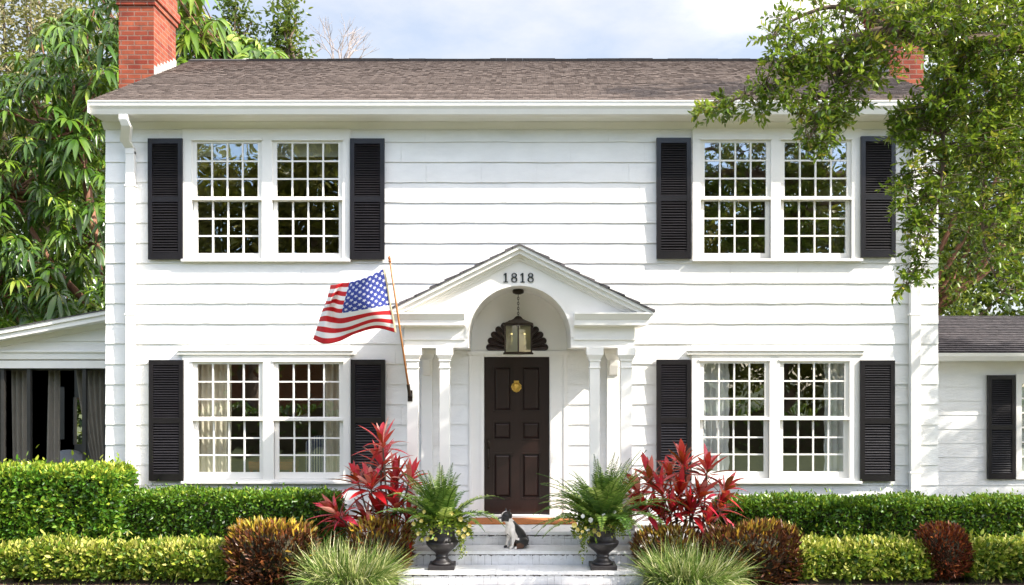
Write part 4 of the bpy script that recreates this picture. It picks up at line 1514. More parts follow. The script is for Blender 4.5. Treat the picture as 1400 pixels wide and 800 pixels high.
for sx_ in (-.7, .7):
    for yy in (1.78, 2.42):
        q = MB(); q.tube([(sfx + sx_, yy, .3), (sfx + sx_, yy, .43)], .03, 8); q.build('leg', M['porchmetal'], so)

# ================================================================= URNS, FERNS, FLOWERS
def urn(px, Y, label):
    x_ = wx(px, Y)
    zb_ = .1645
    t = thing('garden_urn', (x_, Y, zb_), label, 'urn', 'dark urns on the front steps')
    q = MB(); q.box(x_ - .155, x_ + .155, Y - .155, Y + .155, zb_, zb_ + .052)
    q.build('plinth', M['urn'], t, bevel=.006)
    q = MB()
    prof_ = [(.125, .053), (.128, .065), (.105, .085), (.078, .105), (.070, .13), (.082, .14), (.082, .150), (.068, .158), (.085, .185), (.135, .225), (.175, .265), (.190, .300), (.190, .318), (.178, .326), (.160, .330), (.150, .40), (.152, .47), (.175, .515), (.188, .525), (.188, .54), (.165, .54), (.14, .45), (.13, .42)]
    q.lathe((x_, Y, zb_), prof_, 36)
    q.build('bowl', M['urn'], t, smooth=True)
    q = MB(); q.lathe((x_, Y, zb_ + .44), [(.148, 0), (.150, .05), (.0, .055)], 20); q.build('soil', M['soil'], t)
    return Vector((x_, Y, zb_ + .5))
UL = urn(604.5, -1.68, 'dark urn with yellow flowers on the lowest step beside the left red cordyline')
UR = urn(824, -1.68, 'dark urn with white flowers on the lowest step beside the right red cordyline')


def fern(base, label, n, seed, lean, hmax, specials):
    r = np.random.default_rng(seed)
    t = thing('fern', base, label, 'fern', 'ferns growing in the urns')
    lv = Leaves()
    st = MB()
    fr = []
    for i in range(n):
        az = r.uniform(0, 2 * math.pi)
        tilt = r.uniform(.03, .85) ** .9
        fr.append((az, tilt, r.uniform(.6, 1.0) * hmax))
    fr += specials
    for az, tilt, L in fr:
        hd_ = np.array([math.cos(az), math.sin(az), 0])
        d0 = hd_ * math.sin(tilt) + np.array([0, 0, 1]) * math.cos(tilt) + np.array([lean, 0, 0])
        nseg = 24
        p = np.array(base) + hd_ * .05 + np.array([0, 0, -.03])
        d_ = d0 / np.linalg.norm(d0)
        pts_ = [p.copy()]
        dirs = []
        curl = r.uniform(.4, 1.6) * (0.4 + tilt)
        for k in range(nseg):
            d_ = d_ + np.array([0, 0, -1]) * curl / nseg * (.3 + 1.6 * k / nseg) + hd_ * .02
            d_ /= np.linalg.norm(d_)
            p = p + d_ * L / nseg
            pts_.append(p.copy()); dirs.append(d_.copy())
        st.tube([Vector(q_) for q_ in pts_[::3]], [.0035] * len(pts_[::3]), 4)
        P_, D_, N_, L_, = [], [], [], []
        vv = r.uniform(.15, 1.0)
        for k in range(3, nseg):
            for sub in (0, .5):
                tt = (k + sub) / nseg
                ln = (.075 * math.sin(math.pi * min(1, .15 + .85 * tt) ** .75) + .008) * (hmax / .75) ** .6
                dd = dirs[k]
                side = np.cross(dd, [0, 0, 1.0]); side /= max(np.linalg.norm(side), 1e-6)
                upv = np.cross(side, dd)
                pos_ = pts_[k] + (pts_[k + 1] - pts_[k]) * sub
                for s_ in (-1, 1):
                    P_.append(pos_); D_.append(side * s_ + dd * .45 + upv * r.uniform(-.1, .35)); N_.append(upv + r.normal(0, .15, 3)); L_.append(ln)
        if P_:
            m_ = len(P_)
            lv.small(np.array(P_), np.array(D_), np.array(N_), np.array(L_), np.array(L_) * .24, np.clip(vv + r.normal(0, .15, m_), 0, 1), .15)
    lv.build('fronds', M['fern'], t)
    st.build('frond_stalks', M['trail'], t)
    return t


fern(UL, 'loose arching green fern growing in the left urn above yellow flowers', 38, 5, -.14, 1.0, [(0.0, 1.0, .62), (-.4, .9, .6), (2.8, .5, .9), (2.4, .35, .9)])
fern(UR, 'dense upright green fern growing in the right urn above white flowers', 72, 9, .0, 1.08, [(3.3, .95, .88), (3.0, 1.1, .85), (3.5, 1.05, .8), (3.14, .8, .86), (-1.3, .5, .7), (-1.8, .4, .7)])


def flowering(base, label, seed, yellow, white, spill):
    r = np.random.default_rng(seed)
    t = thing('flowering_plant', base, label, 'flowers', 'flowering plants spilling from the urns')
    lv = Leaves()
    n = 1700
    a = r.uniform(0, 2 * math.pi, n)
    rad = .08 + .22 * r.uniform(0, 1, n) ** .6
    side = np.stack([np.cos(a), np.sin(a), np.zeros(n)], 1)
    side[:, 0] *= 1.15
    drop = -np.maximum(0, rad - .17) * (1.0 + 1.6 * spill(a))
    pos = np.array(base) + side * rad[:, None] + np.stack([np.zeros(n), np.zeros(n), .125 + drop * .75 + r.normal(0, .045, n)], 1)
    d_ = side * .8 + r.normal(0, .6, (n, 3))
    lv.small(pos, d_, rand_dirs(n, r) * .6 + np.array([0, 0, 1]), r.uniform(.028, .062, n), r.uniform(.018, .032, n), np.clip(r.normal(.5, .25, n), 0, 1))
    # trailing stems
    for k in range(14):
        a_ = r.choice([.1, 3.1]) + r.normal(0, .5)
        L = r.uniform(.1, .28) * (.5 + spill(np.array([a_]))[0])
        for q_ in range(14):
            tq = q_ / 13
            p = np.array(base) + np.array([math.cos(a_), math.sin(a_), 0]) * (.19 + .05 * math.sin(tq * 2)) + np.array([0, 0, .04 - L * tq * 1.3])
            lv.small(p[None] + r.normal(0, .02, (3, 3)), r.normal(0, 1, (3, 3)), rand_dirs(3, r), r.uniform(.02, .045, 3), .018, np.clip(r.normal(.65, .25, 3), 0, 1))
    lv.build('foliage', M['trail'], t)
    def flower_mesh(mat):
        l2 = Leaves()
        m_ = 6
        an = np.arange(m_) * 2 * math.pi / m_
        d2 = np.stack([np.cos(an), -.35 * np.ones(m_), np.sin(an)], 1)
        l2.small(np.zeros((m_, 3)), d2, np.tile([[0, -1.0, 0.0]], (m_, 1)), .024, .024, np.linspace(.2, 1, m_), .2)
        me_ = mesh_from_quads('flower', np.concatenate(l2.V), np.concatenate(l2.Q), np.concatenate(l2.W), mat)
        return me_
    for mat, lst in ((M['petal'], yellow), (M['wpetal'], white)):
        if not lst: continue
        me_ = flower_mesh(mat)
        for px, py in lst:
            o = bpy.data.objects.new('flower', me_); COL.objects.link(o); o.parent = t
            Yf = base[1] - .21 + r.uniform(-.03, .03)
            o.location = P(px, py, Yf) - WORLD[t.name]
            o.rotation_euler = (r.uniform(-.5, .3), r.uniform(-.5, .5), r.uniform(-.5, .5))
            s_ = r.uniform(.95, 1.6); o.scale = (s_, s_, s_)
    return t


flowering(UL, 'yellow flowered bedding plant spilling over the left urn', 3,
          [(585, 737), (596, 737), (602, 718), (578, 738), (630, 710), (636, 724), (642, 719), (627, 728), (571, 706), (576, 712), (634, 733), (617, 702), (580, 700), (640, 730), (590, 728), (566, 716), (572, 730)], [],
          lambda a: np.clip(np.cos(a - .2), 0, 1) * .9 + np.clip(np.cos(a - 3.3), 0, 1) * .6)
flowering(UR, 'white and yellow flowered bedding plant spilling over the right urn', 4,
          [(790, 724), (796, 727), (801, 722), (785, 718), (812, 726), (822, 723), (793, 734), (834, 720), (806, 730), (818, 731)],
          [(807, 711), (826, 706), (797, 706), (803, 724), (840, 700), (828, 699)],
          lambda a: np.clip(np.cos(a - 3.3), 0, 1) * .9)

# ================================================================= HEDGES
def hedge(name, x0, x1, y0, y1, z1, label, mat, n, leaf, seed, cat_='hedge', group=None, rough=.03, topvar=.0, base_var=.45, sd=.22, ends=.05, upw=.25, asp=.5):
    r = np.random.default_rng(seed)
    lv = Leaves()
    z0 = .04
    w, dpt, h = x1 - x0, y1 - y0, z1 - z0
    areas = np.array([w * h, w * dpt, dpt * h, dpt * h, w * h * .25])
    face = r.choice(5, n, p=areas / areas.sum())
    u, v = r.uniform(0, 1, n), r.uniform(0, 1, n)
    pos = np.zeros((n, 3)); nr = np.zeros((n, 3))
    f0, f1, f2, f3, f4 = [face == i for i in range(5)]
    def setp(mk, a, b_, c, nn):
        pos[mk] = np.stack([a, b_, c], 1); nr[mk] = nn
    o1 = np.ones(n)
    setp(f0, (x0 + u * w)[f0], (o1 * y0)[f0], (z0 + v * h)[f0], (0, -1, 0))
    setp(f1, (x0 + u * w)[f1], (y0 + v * dpt)[f1], (o1 * z1)[f1], (0, 0, 1))
    setp(f2, (o1 * x0)[f2], (y0 + u * dpt)[f2], (z0 + v * h)[f2], (-1, 0, 0))
    setp(f3, (o1 * x1)[f3], (y0 + u * dpt)[f3], (z0 + v * h)[f3], (1, 0, 0))
    setp(f4, (x0 + u * w)[f4], (o1 * y1)[f4], (z0 + v * h)[f4], (0, 1, 0))
    # round the edges off, add lumps, jitter in depth
    c = np.array([(x0 + x1) / 2, (y0 + y1) / 2, (z0 + z1) / 2])
    hs = np.array([w / 2, dpt / 2, h / 2])
    rr = min(.12, dpt * .3)
    q = pos - c
    core = np.clip(q, -(hs - rr), hs - rr)
    dd = q - core
    pos = c + core + unit(dd + 1e-9) * rr
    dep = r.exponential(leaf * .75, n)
    pos = pos + nr * (lumps(pos, 5.0, seed + 1, rough) + lumps(pos, 14.0, seed + 2, rough * .6))[:, None] - nr * dep[:, None] + nr * np.abs(r.normal(0, leaf * .35, n))[:, None]
    sh = (nr[:, 2] > .5) & (r.uniform(0, 1, n) < .07)
    pos[:, 2] += np.where(sh, r.exponential(leaf * .55, n), 0)
    pos[:, 2] = np.maximum(pos[:, 2], .03)
    d_ = nr * .55 + r.normal(0, .55, (n, 3)) + np.array([0, 0, upw])
    var = r.normal(base_var, sd, n) + topvar * np.clip((pos[:, 2] - z1 + .12) / .12, 0, 1) * (nr[:, 2] > -.5) + lumps(pos, 6, seed + 9, .12) - dep * 1.2  # paler tops: new growth on low hedges, painted sunlight on wall hedges
    L = leaf * r.uniform(.5, 1.4, n)
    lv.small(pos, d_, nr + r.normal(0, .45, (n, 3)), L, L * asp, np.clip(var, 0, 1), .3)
    # twig core
    nx, nz = max(6, int(w / .12)), max(4, int(h / .1))
    ins = leaf * .9 + .025
    V, Q = [], []
    def grid(fn, a, b_):
        o = len(V)
        for j in range(b_ + 1):
            for i in range(a + 1):
                V.append(fn(i / a, j / b_))
        for j in range(b_):
            for i in range(a):
                k = o + j * (a + 1) + i
                Q.append((k, k + 1, k + a + 2, k + a + 1))
    jit = lambda: r.uniform(-.02, .02)
    X0, X1, Y0, Y1, Z1 = x0 + ins, x1 - ins, y0 + ins, y1 - ins, z1 - ins
    grid(lambda s_, t_: (X0 + (X1 - X0) * s_, Y0 + jit(), .0 + Z1 * t_), nx, nz)
    grid(lambda s_, t_: (X0 + (X1 - X0) * s_, Y1 + jit(), .0 + Z1 * t_), nx, nz)
    grid(lambda s_, t_: (X0 + (X1 - X0) * s_, Y0 + (Y1 - Y0) * t_, Z1 + jit()), nx, 3)
    grid(lambda s_, t_: (X0 + jit(), Y0 + (Y1 - Y0) * s_, Z1 * t_), 3, nz)
    grid(lambda s_, t_: (X1 + jit(), Y0 + (Y1 - Y0) * s_, Z1 * t_), 3, nz)
    cme = mesh_from_quads('branches', np.array(V), np.array(Q), np.zeros(len(V)), M['twig'])
    t = thing(name, ((x0 + x1) / 2, (y0 + y1) / 2, 0), label, cat_, group)
    lv.build('foliage', mat, t)
    link_mesh('branches', cme, t)
    return t


g1 = 'clipped hedges along the house wall'
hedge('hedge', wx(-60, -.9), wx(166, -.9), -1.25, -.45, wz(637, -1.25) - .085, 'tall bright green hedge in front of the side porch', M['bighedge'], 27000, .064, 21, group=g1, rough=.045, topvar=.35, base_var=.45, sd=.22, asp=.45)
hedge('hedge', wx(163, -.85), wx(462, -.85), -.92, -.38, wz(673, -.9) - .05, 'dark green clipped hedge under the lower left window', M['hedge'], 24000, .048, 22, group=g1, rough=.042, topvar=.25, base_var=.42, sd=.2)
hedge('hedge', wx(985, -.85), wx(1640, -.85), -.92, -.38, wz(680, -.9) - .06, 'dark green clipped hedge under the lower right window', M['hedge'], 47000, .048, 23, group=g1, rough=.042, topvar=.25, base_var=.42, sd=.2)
g2 = 'low golden hedges along the front of the bed'
def gold(a, b_, zt, label, seed, n):
    hedge('low_hedge', wx(a, -1.7), wx(b_, -1.7), -1.86, -1.40, zt, label, M['gold'], n, .066, seed, 'hedge', g2, .06, .25, .50, .30, upw=.4, asp=.42)
gold(-60, 34, .39, 'low golden shrub hedge at the far left corner of the bed', 31, 4200)
gold(38, 168, .415, 'low green and gold hedge in front of the tall hedge', 32, 6500)
gold(164, 326, .40, 'low golden hedge between the tall hedge and the brown croton', 33, 8500)
gold(1078, 1268, .43, 'low golden hedge between the wide dark croton and the small red croton', 34, 9000)
gold(1312, 1620, .44, 'low golden hedge right of the small red croton', 35, 13500)


# ================================================================= CROTONS, GRASSES, CORDYLINES
def shrub(name, pxa, pxb, yt, Y, dpt, label, mat, n, leaf, seed, group, top=.5, base=.35, pw=4.5, zlo=0.0):
    r = np.random.default_rng(seed)
    xa_, xb_ = wx(pxa, Y), wx(pxb, Y)
    zt_ = wz(yt, Y)
    c = np.array([(xa_ + xb_) / 2, Y, (zt_ + zlo) * .5])
    hs = np.array([(xb_ - xa_) / 2, dpt, (zt_ - zlo) * .5])
    lv = Leaves()
    d0 = rand_dirs(n, r)
    d0[:, 1] -= .2
    d0 = unit(d0)
    k = (np.abs(d0) ** pw).sum(1) ** (-1 / pw)          # superellipsoid
    lum = 1 + lumps(d0 * 2, 2.5, seed, .16) + lumps(d0 * 2, 7, seed + 5, .10)
    rad = k * lum * (1 - r.exponential(.10, n)) + np.abs(r.normal(0, .03, n))
    pos = c + d0 * rad[:, None] * hs * .93
    pos[:, 2] = np.maximum(pos[:, 2], .02)
    d_ = d0 * .7 + r.normal(0, .35, (n, 3)) + np.array([0, 0, .75])
    hrel = np.clip((pos[:, 2] / zt_ - .6) / .4, 0, 1)
    var = r.normal(base, .17, n) + top * hrel ** 2 * r.uniform(.4, 1.1, n) + lumps(pos, 6, seed + 3, .1)
    L = leaf * r.uniform(.65, 1.25, n)
    lv.strip(pos, d_, r.normal(0, .5, (n, 3)) + d0 * .3 + np.array([0, 0, .3]), L, L * .26, np.clip(var, 0, 1), 2, r.uniform(0, .25, n), .3)
    t = thing(name, (c[0], Y, 0), label, 'shrub', group)
    lv.build('foliage', mat, t)
    cm_ = MB()
    cm_.sphere(c, tuple(hs * .74), 16, 10)
    for _ in range(16):
        a = r.uniform(0, 6.28); e = r.uniform(.3, .8)
        cm_.tube([(c[0] + r.normal(0, .03), Y + r.normal(0, .03), 0), (c[0] + math.cos(a) * hs[0] * e, Y + math.sin(a) * dpt * e, zt_ * .75)], [.012, .005], 5)
    cm_.build('branches', M['twig'], t)
    return t


g3 = 'croton shrubs in the front bed'
shrub('croton', 314, 428, 716, -1.80, .30, 'brown croton with yellow-orange tips left of the ornamental grass', M['croton'], 3000, .10, 41, g3, .62, .36)
shrub('croton', 478, 562, 713, -1.55, .26, 'orange-tipped croton under the left red cordyline beside the steps', M['croton'], 2200, .095, 42, g3, .30, .50)
shrub('croton', 866, 960, 724, -1.50, .24, 'dark croton under the right red cordyline beside the steps', M['croton'], 2000, .095, 43, g3, .30, .46)
shrub('croton', 955, 1094, 718, -1.72, .30, 'wide dark maroon croton right of the ornamental grass', M['croton'], 3400, .10, 44, g3, .38, .34)
shrub('croton', 1255, 1326, 716, -1.72, .26, 'small rounded red croton between the low golden hedges', M['redcroton'], 2600, .072, 45, g3, .40, .45, 2.4, .06)


def grass_clump(pxc, Y, rad, n, L, label, seed, lean=0.0):
    r = np.random.default_rng(seed)
    x_ = wx(pxc, Y)
    a = r.uniform(0, 2 * math.pi, n)
    rb = rad * np.sqrt(r.uniform(0, 1, n))
    pos = np.stack([x_ + np.cos(a) * rb * 1.25, Y + np.sin(a) * rb * .6, np.full(n, .0)], 1)
    tilt = r.uniform(.03, .75, n)
    d_ = np.stack([np.cos(a) * np.sin(tilt), np.sin(a) * np.sin(tilt) * .8, np.cos(tilt)], 1) + r.normal(0, .2, (n, 3)) + np.array([lean, 0, 0])
    lv = Leaves()
    lv.strip(pos, d_, rand_dirs(n, r) + np.array([0, 0, .4]), L * r.uniform(.65, 1.2, n), r.uniform(.008, .015, n), np.clip(r.normal(.54, .27, n), 0, 1), 6, r.uniform(.1, .95, n), .2, prof=lambda t: (1 - t ** 2.2) + .02)
    t = thing('ornamental_grass', (x_, Y, 0), label, 'grass', 'variegated grass clumps beside the steps')
    lv.build('blades', M['grassblade'], t)
    q = MB(); q.lathe((x_, Y, 0), [(rad * .9, 0), (rad * .6, .06), (.01, .10)], 14); q.build('crown', M['soil'], t)
grass_clump(476, -2.02, .30, 3000, .70, 'cream striped ornamental grass clump left of the steps', 51, .06)
grass_clump(945, -2.0, .32, 2900, .68, 'cream striped ornamental grass clump right of the steps', 52, .10)


def cordyline(base_px, Yb, heads, label, seed):
    r = np.random.default_rng(seed)
    bx_ = wx(base_px, Yb)
    t = thing('cordyline', (bx_, Yb, 0), label, 'cordyline', 'red cordylines beside the entrance')
    for (px, py, dy, n, L, bright) in heads:
        n = int(n * 1.45)
        top = P(px, py, Yb + dy)
        b0 = Vector((bx_ + r.normal(0, .10), Yb + r.normal(0, .06), 0))
        mid = b0.lerp(top, .5) + Vector((r.normal(0, .04), r.normal(0, .03), 0))
        st = MB(); st.tube([b0, mid, top], [.016, .013, .010], 7)
        st.build('stem', M['bark'], t, smooth=True)
        axis = np.array((top - mid).normalized())
        a = np.arange(n) * 2.4 + r.uniform(0, 6)
        ti = np.linspace(.15, 1.65, n) + r.normal(0, .08, n)
        ref = np.array([1.0, 0, 0]); e1 = np.cross(axis, ref); e1 /= np.linalg.norm(e1); e2 = np.cross(axis, e1)
        rad = np.cos(a)[:, None] * e1 + np.sin(a)[:, None] * e2
        d_ = rad * np.sin(ti)[:, None] + axis * np.cos(ti)[:, None]
        pos = np.array(top) - axis * (.12 * (np.arange(n) / n))[:, None] + rad * .008
        nrm = axis * np.sin(ti)[:, None] - rad * np.cos(ti)[:, None] * 1
        lv = Leaves()
        LL = L * r.uniform(.75, 1.15, n)
        var = np.clip(bright + .06 + r.normal(0, .22, n) - .16 * (np.arange(n) / n), 0, 1)
        lv.strip(pos, d_, nrm + r.normal(0, .1, (n, 3)), LL, LL * r.uniform(.16, .215, n), var, 7, r.uniform(.05, .45, n), .35,
                 prof=lambda q: max(.12, math.sin(math.pi * q ** .8)) if q < .96 else .02)
        lv.build('leaf_rosette', M['ti'], t, smooth=True)
    return t


cordyline(535, -1.30, [(523, 604, 0, 13, .40, .72), (521, 632, .05, 16, .44, .66), (507, 662, -.08, 16, .44, .72), (459, 700, -.15, 17, .38, .68), (470, 715, -.05, 13, .3, .6),
                       (541, 690, -.05, 20, .42, .68), (520, 700, .05, 16, .40, .55), (560, 655, .0, 14, .36, .66), (558, 705, -.1, 14, .34, .6), (500, 706, .08, 13, .34, .5), (488, 655, .05, 13, .38, .7), (540, 655, .1, 13, .38, .6), (510, 722, -.1, 12, .32, .6)],
          'tall red and pink cordyline left of the entrance', 61)
cordyline(932, -1.25, [(889, 652, .0, 16, .38, .60), (935, 633, .05, 17, .40, .56), (967, 640, -.1, 14, .36, .50), (905, 672, -.05, 16, .40, .55), (930, 672, .0, 17, .40, .58), (958, 675, -.06, 16, .40, .62),
                       (985, 690, -.1, 15, .38, .52), (880, 695, .05, 16, .38, .52), (968, 713, -.15, 16, .34, .66), (905, 705, .0, 14, .36, .46), (940, 700, .05, 14, .36, .44), (915, 650, .1, 12, .36, .48), (872, 668, -.05, 14, .36, .6), (945, 695, -.15, 15, .36, .62), (918, 695, -.12, 14, .36, .55), (992, 668, -.1, 12, .34, .6)],
          'broad deep red cordyline right of the entrance', 62)

# ================================================================= DOG
def dog():
    gx, gy, gz = wx(705, -1.30), -1.30, .3285
    t = None
    m_ = MB()
    s = .001
    yaw = math.radians(22)
    def W(x_, y_, z_):      # local mm: x along the picture, y toward house (+), z up
        X, Y = x_ * s, y_ * s
        return (gx + X * math.cos(yaw) - Y * math.sin(yaw), gy + X * math.sin(yaw) + Y * math.cos(yaw), gz + z_ * s)
    def blob(x_, y_, z_, r_):
        rr_ = r_ if isinstance(r_, tuple) else (r_, r_, r_)
        m_.sphere(W(x_, y_, z_), tuple(q * s for q in rr_), 16, 12)
    def limb(pts_, rad_):
        P_ = [Vector(W(*p)) for p in pts_]
        # dense chain of spheres gives smooth tapering limbs
        for a, b_, ra, rb in zip(P_[:-1], P_[1:], rad_[:-1], rad_[1:]):
            n_ = max(3, int((b_ - a).length / (.35 * s * min(ra, rb))))
            for k in range(n_ + 1):
                q = k / n_
                m_.sphere(a.lerp(b_, q), (ra + (rb - ra) * q) * s, 12, 8)
    limb([(85, 0, 85), (40, 0, 160), (-35, 0, 245), (-80, 0, 320)], [88, 84, 76, 52])       # trunk to neck
    limb([(-62, 0, 255), (-85, 0, 205)], [66, 52])                                            # deep chest
    limb([(-80, 0, 315), (-120, 0, 385)], [50, 54])                                           # neck to skull
    blob(-125, 0, 392, (66, 60, 56))
    blob(-152, 22, 372, 34); blob(-152, -22, 372, 34)                                         # cheeks
    limb([(-150, 0, 372), (-196, 0, 362)], [38, 33])                                          # short muzzle
    limb([(-184, 16, 346), (-186, -16, 346)], [22, 22])
    blob(-118, 0, 402, (70, 64, 56))
    for sy in (-1, 1):                                                                         # ears
        limb([(-112, sy * 40, 425), (-106, sy * 54, 456), (-104, sy * 62, 486)], [22, 15, 6])
        # hind: thigh, shank along the step, foot
        limb([(80, sy * 62, 75), (20, sy * 80, 95), (5, sy * 84, 50), (55, sy * 82, 26)], [62, 46, 30, 22])
        limb([(60, sy * 84, 22), (0, sy * 88, 17), (-38, sy * 88, 15)], [20, 16, 17])
    # front legs: shoulder, elbow, wrist, paw
    limb([(-62, -44, 215), (-46, -48, 140), (-58, -46, 70), (-62, -46, 24), (-84, -46, 15)], [44, 30, 19, 16, 17])
    limb([(-72, 44, 215), (-66, 48, 140), (-92, 46, 70), (-102, 44, 24), (-124, 44, 15)], [44, 30, 19, 16, 17])
    limb([(150, 0, 40), (172, 10, 20)], [18, 8])                                              # stub tail
    me0 = m_.mesh('dograw', M['furblack'], smooth=True)
    o = bpy.data.objects.new('dograw', me0); COL.objects.link(o)
    md = o.modifiers.new('r', 'REMESH'); md.mode = 'VOXEL'; md.voxel_size = .006; md.use_smooth_shade = True
    ms_ = o.modifiers.new('s', 'SMOOTH'); ms_.factor = .5; ms_.iterations = 5
    dg = bpy.context.evaluated_depsgraph_get()
    me = bpy.data.meshes.new_from_object(o.evaluated_get(dg))
    bpy.data.objects.remove(o)
    me.name = 'dog'
    me.materials.clear()
    for k in ('furblack', 'furwhite', 'furbrown'):
        me.materials.append(M[k])
    mi = []
    for p in me.polygons:
        c = p.center
        dx, dy = c.x - gx, c.y - gy
        lx_ = (dx * math.cos(yaw) + dy * math.sin(yaw)) / s
        ly_ = (-dx * math.sin(yaw) + dy * math.cos(yaw)) / s
        lz_ = (c.z - gz) / s
        k = 0
        wig = 8 * math.sin(lz_ * .05) + 5 * math.sin(ly_ * .11)
        if lz_ > 335:      # head: black mask, white blaze and muzzle
            if lx_ < -172 and abs(ly_) < 13 and 352 < lz_ < 388: k = 0
            elif lx_ < -150 and abs(ly_) < 30 and lz_ < 372: k = 1
            elif abs(ly_) < 11 and lx_ < -120: k = 1
            elif lx_ > -108 and lz_ < 372: k = 1
        elif lz_ > 110:
            edge = -28 + (lz_ - 230) * -.28 + wig
            if lx_ < edge: k = 1
            if lz_ < 200 and lx_ < -30 and ly_ < 0: k = 1
            if 165 < lz_ < 215 and -122 < lx_ < -84 and ly_ > -30 and ly_ < 36: k = 0
        else:
            if lx_ < -28: k = 1
            elif (lx_ - 12) ** 2 + (lz_ - 40) ** 2 < (42 + wig) ** 2: k = 2
            if ly_ > 10 and lx_ < -98 and lz_ < 34: k = 0
        mi.append(k)
    me.polygons.foreach_set('material_index', mi)
    me.polygons.foreach_set('use_smooth', [True] * len(me.polygons))
    me.update()
    d_ = link_mesh('dog', me)
    tag(d_, 'small black and white terrier sitting on the steps before the door, head turned left', 'dog')
    for sy in (-1, 1):
        e = MB(); e.sphere(W(-172, sy * 38, 392), .0115, 12, 8)
        e.build('eye', M['black'], d_, smooth=True)
    e = MB(); e.sphere(W(-227, 0, 374), (.011, .016, .012), 12, 8); e.build('nose', M['black'], d_, smooth=True)
dog()


# ================================================================= TREES
def bez(a, b_, sag, n=6, r=None, wob=.0):
    a, b_ = Vector(a), Vector(b_)
    out_ = []
    for i in range(n + 1):
        t = i / n
        p = a.lerp(b_, t) + Vector((0, 0, sag * math.sin(math.pi * t)))
        if wob and 0 < i < n:
            p += Vector((random.gauss(0, wob), random.gauss(0, wob), random.gauss(0, wob)))
        out_.append(p)
    return out_


def clump_tree(name, label, base, trunk_r, fork_z, blobs, nclump, per, leaf, mat, bark, seed, group=None, spread=.35, asp=.42, var0=.45, limbs=22, lift=.0):
    """trunk, limbs that reach the leaf clumps, crown of leaf clumps inside ellipsoid blobs"""
    r = np.random.default_rng(seed); random.seed(seed)
    t = thing(name, base, label, 'tree', group)
    vols = np.array([b_[1][0] * b_[1][1] * b_[1][2] for b_ in blobs]); vols = vols ** .75
    pick = r.choice(len(blobs), nclump, p=vols / vols.sum())
    dirs = rand_dirs(nclump, r)
    rad = r.uniform(.25, 1.0, nclump) ** .45
    cen = np.array([np.array(blobs[k][0]) + d_ * q * np.array(blobs[k][1]) for k, d_, q in zip(pick, dirs, rad)])
    lv = Leaves()
    N_ = nclump * per
    cc = np.repeat(cen, per, 0)
    tone = np.repeat(r.normal(0, .13, nclump), per)
    off = r.normal(0, 1, (N_, 3)) * np.array([1, 1, .7]) * spread * np.repeat(r.uniform(.6, 1.25, nclump), per)[:, None]
    pos = cc + off
    d_ = off * .8 + r.normal(0, .5, (N_, 3)) + np.array([0, 0, lift])
    L = leaf * r.uniform(.6, 1.3, N_)
    lv.small(pos, d_, rand_dirs(N_, r) * .8 + np.array([0, 0, .6]), L, L * asp, np.clip(var0 + tone + r.normal(0, .17, N_), 0, 1), .3)
    lv.build('crown', mat, t)
    tr = MB()
    b0 = Vector(base); f0 = Vector((base[0] + r.normal(0, .15), base[1] + r.normal(0, .15), fork_z))
    tr.tube(bez(b0 - Vector((0, 0, .1)), f0, 0, 5, wob=trunk_r * .3), list(np.linspace(trunk_r * 1.25, trunk_r * .7, 6)), 10)
    for k in r.choice(nclump, min(limbs, nclump), replace=False):
        e = Vector(cen[k])
        p_ = bez(f0, e, -.1 * (e - f0).length * .3, 6, wob=.08)
        tr.tube(p_, list(np.linspace(trunk_r * .42, .012, 7)), 6)
    tr.build('trunk', bark, t, smooth=True)
    return t


def whorl_tree(name, label, base, trunk_pts, whorls, seed, leaf=.32, group=None, per=(10, 15), var0=.51, inner=None):
    r = np.random.default_rng(seed); random.seed(seed)
    t = thing(name, base, label, 'tree', group)
    lv = Leaves()
    cen0 = np.mean(whorls, 0)
    for c in whorls:
        n = r.integers(*per)
        lf = leaf * r.uniform(.65, 1.25)
        axis = np.array([r.normal(0, .25), -.30 + r.normal(0, .25), .8])
        out_ = (c - cen0); out_ /= np.linalg.norm(out_) + 1e-6
        axis = axis + out_ * .35; axis /= np.linalg.norm(axis)
        e1 = np.cross(axis, [1.0, .2, 0]); e1 /= np.linalg.norm(e1); e2 = np.cross(axis, e1)
        a = np.arange(n) * 2 * math.pi / n + r.uniform(0, 6) + r.normal(0, .15, n)
        ti = r.uniform(1.0, 1.75, n)
        rad = np.cos(a)[:, None] * e1 + np.sin(a)[:, None] * e2
        d_ = rad * np.sin(ti)[:, None] + axis * np.cos(ti)[:, None]
        nrm = axis[None] * np.sin(ti)[:, None] - rad * np.cos(ti)[:, None]
        tone = r.normal(var0, .14)
        L = lf * r.uniform(.6, 1.15, n)
        lv.strip(np.tile(c, (n, 1)) + rad * .05, d_, nrm, L, L * r.uniform(.23, .32, n), np.clip(tone + r.normal(0, .13, n), 0, 1), 5, r.uniform(.5, 1.25, n), .3,
                 prof=lambda q: max(.06, math.sin(math.pi * min(1, q * .96 + .02) ** 1.0)))
    lv.build('crown', M['whorl'], t, smooth=True)
    tr = MB()
    for pts_, r0, r1 in trunk_pts:
        P_ = [Vector(p) for p in pts_]
        tr.tube(P_, list(np.linspace(r0, r1, len(P_))), 9)
    tips = [Vector(p) for pts_, _, _ in trunk_pts for p in pts_[1:]]
    for k in r.choice(len(whorls), min(160, len(whorls)), replace=False):
        e = Vector(whorls[k])
        s_ = min(tips, key=lambda p: (p - e).length)
        tr.tube(bez(s_, e, -.1, 4, wob=.05), [.035, .03, .024, .018, .012], 5)
    tr.build('trunk', M['redbark'], t, smooth=True)
    return t


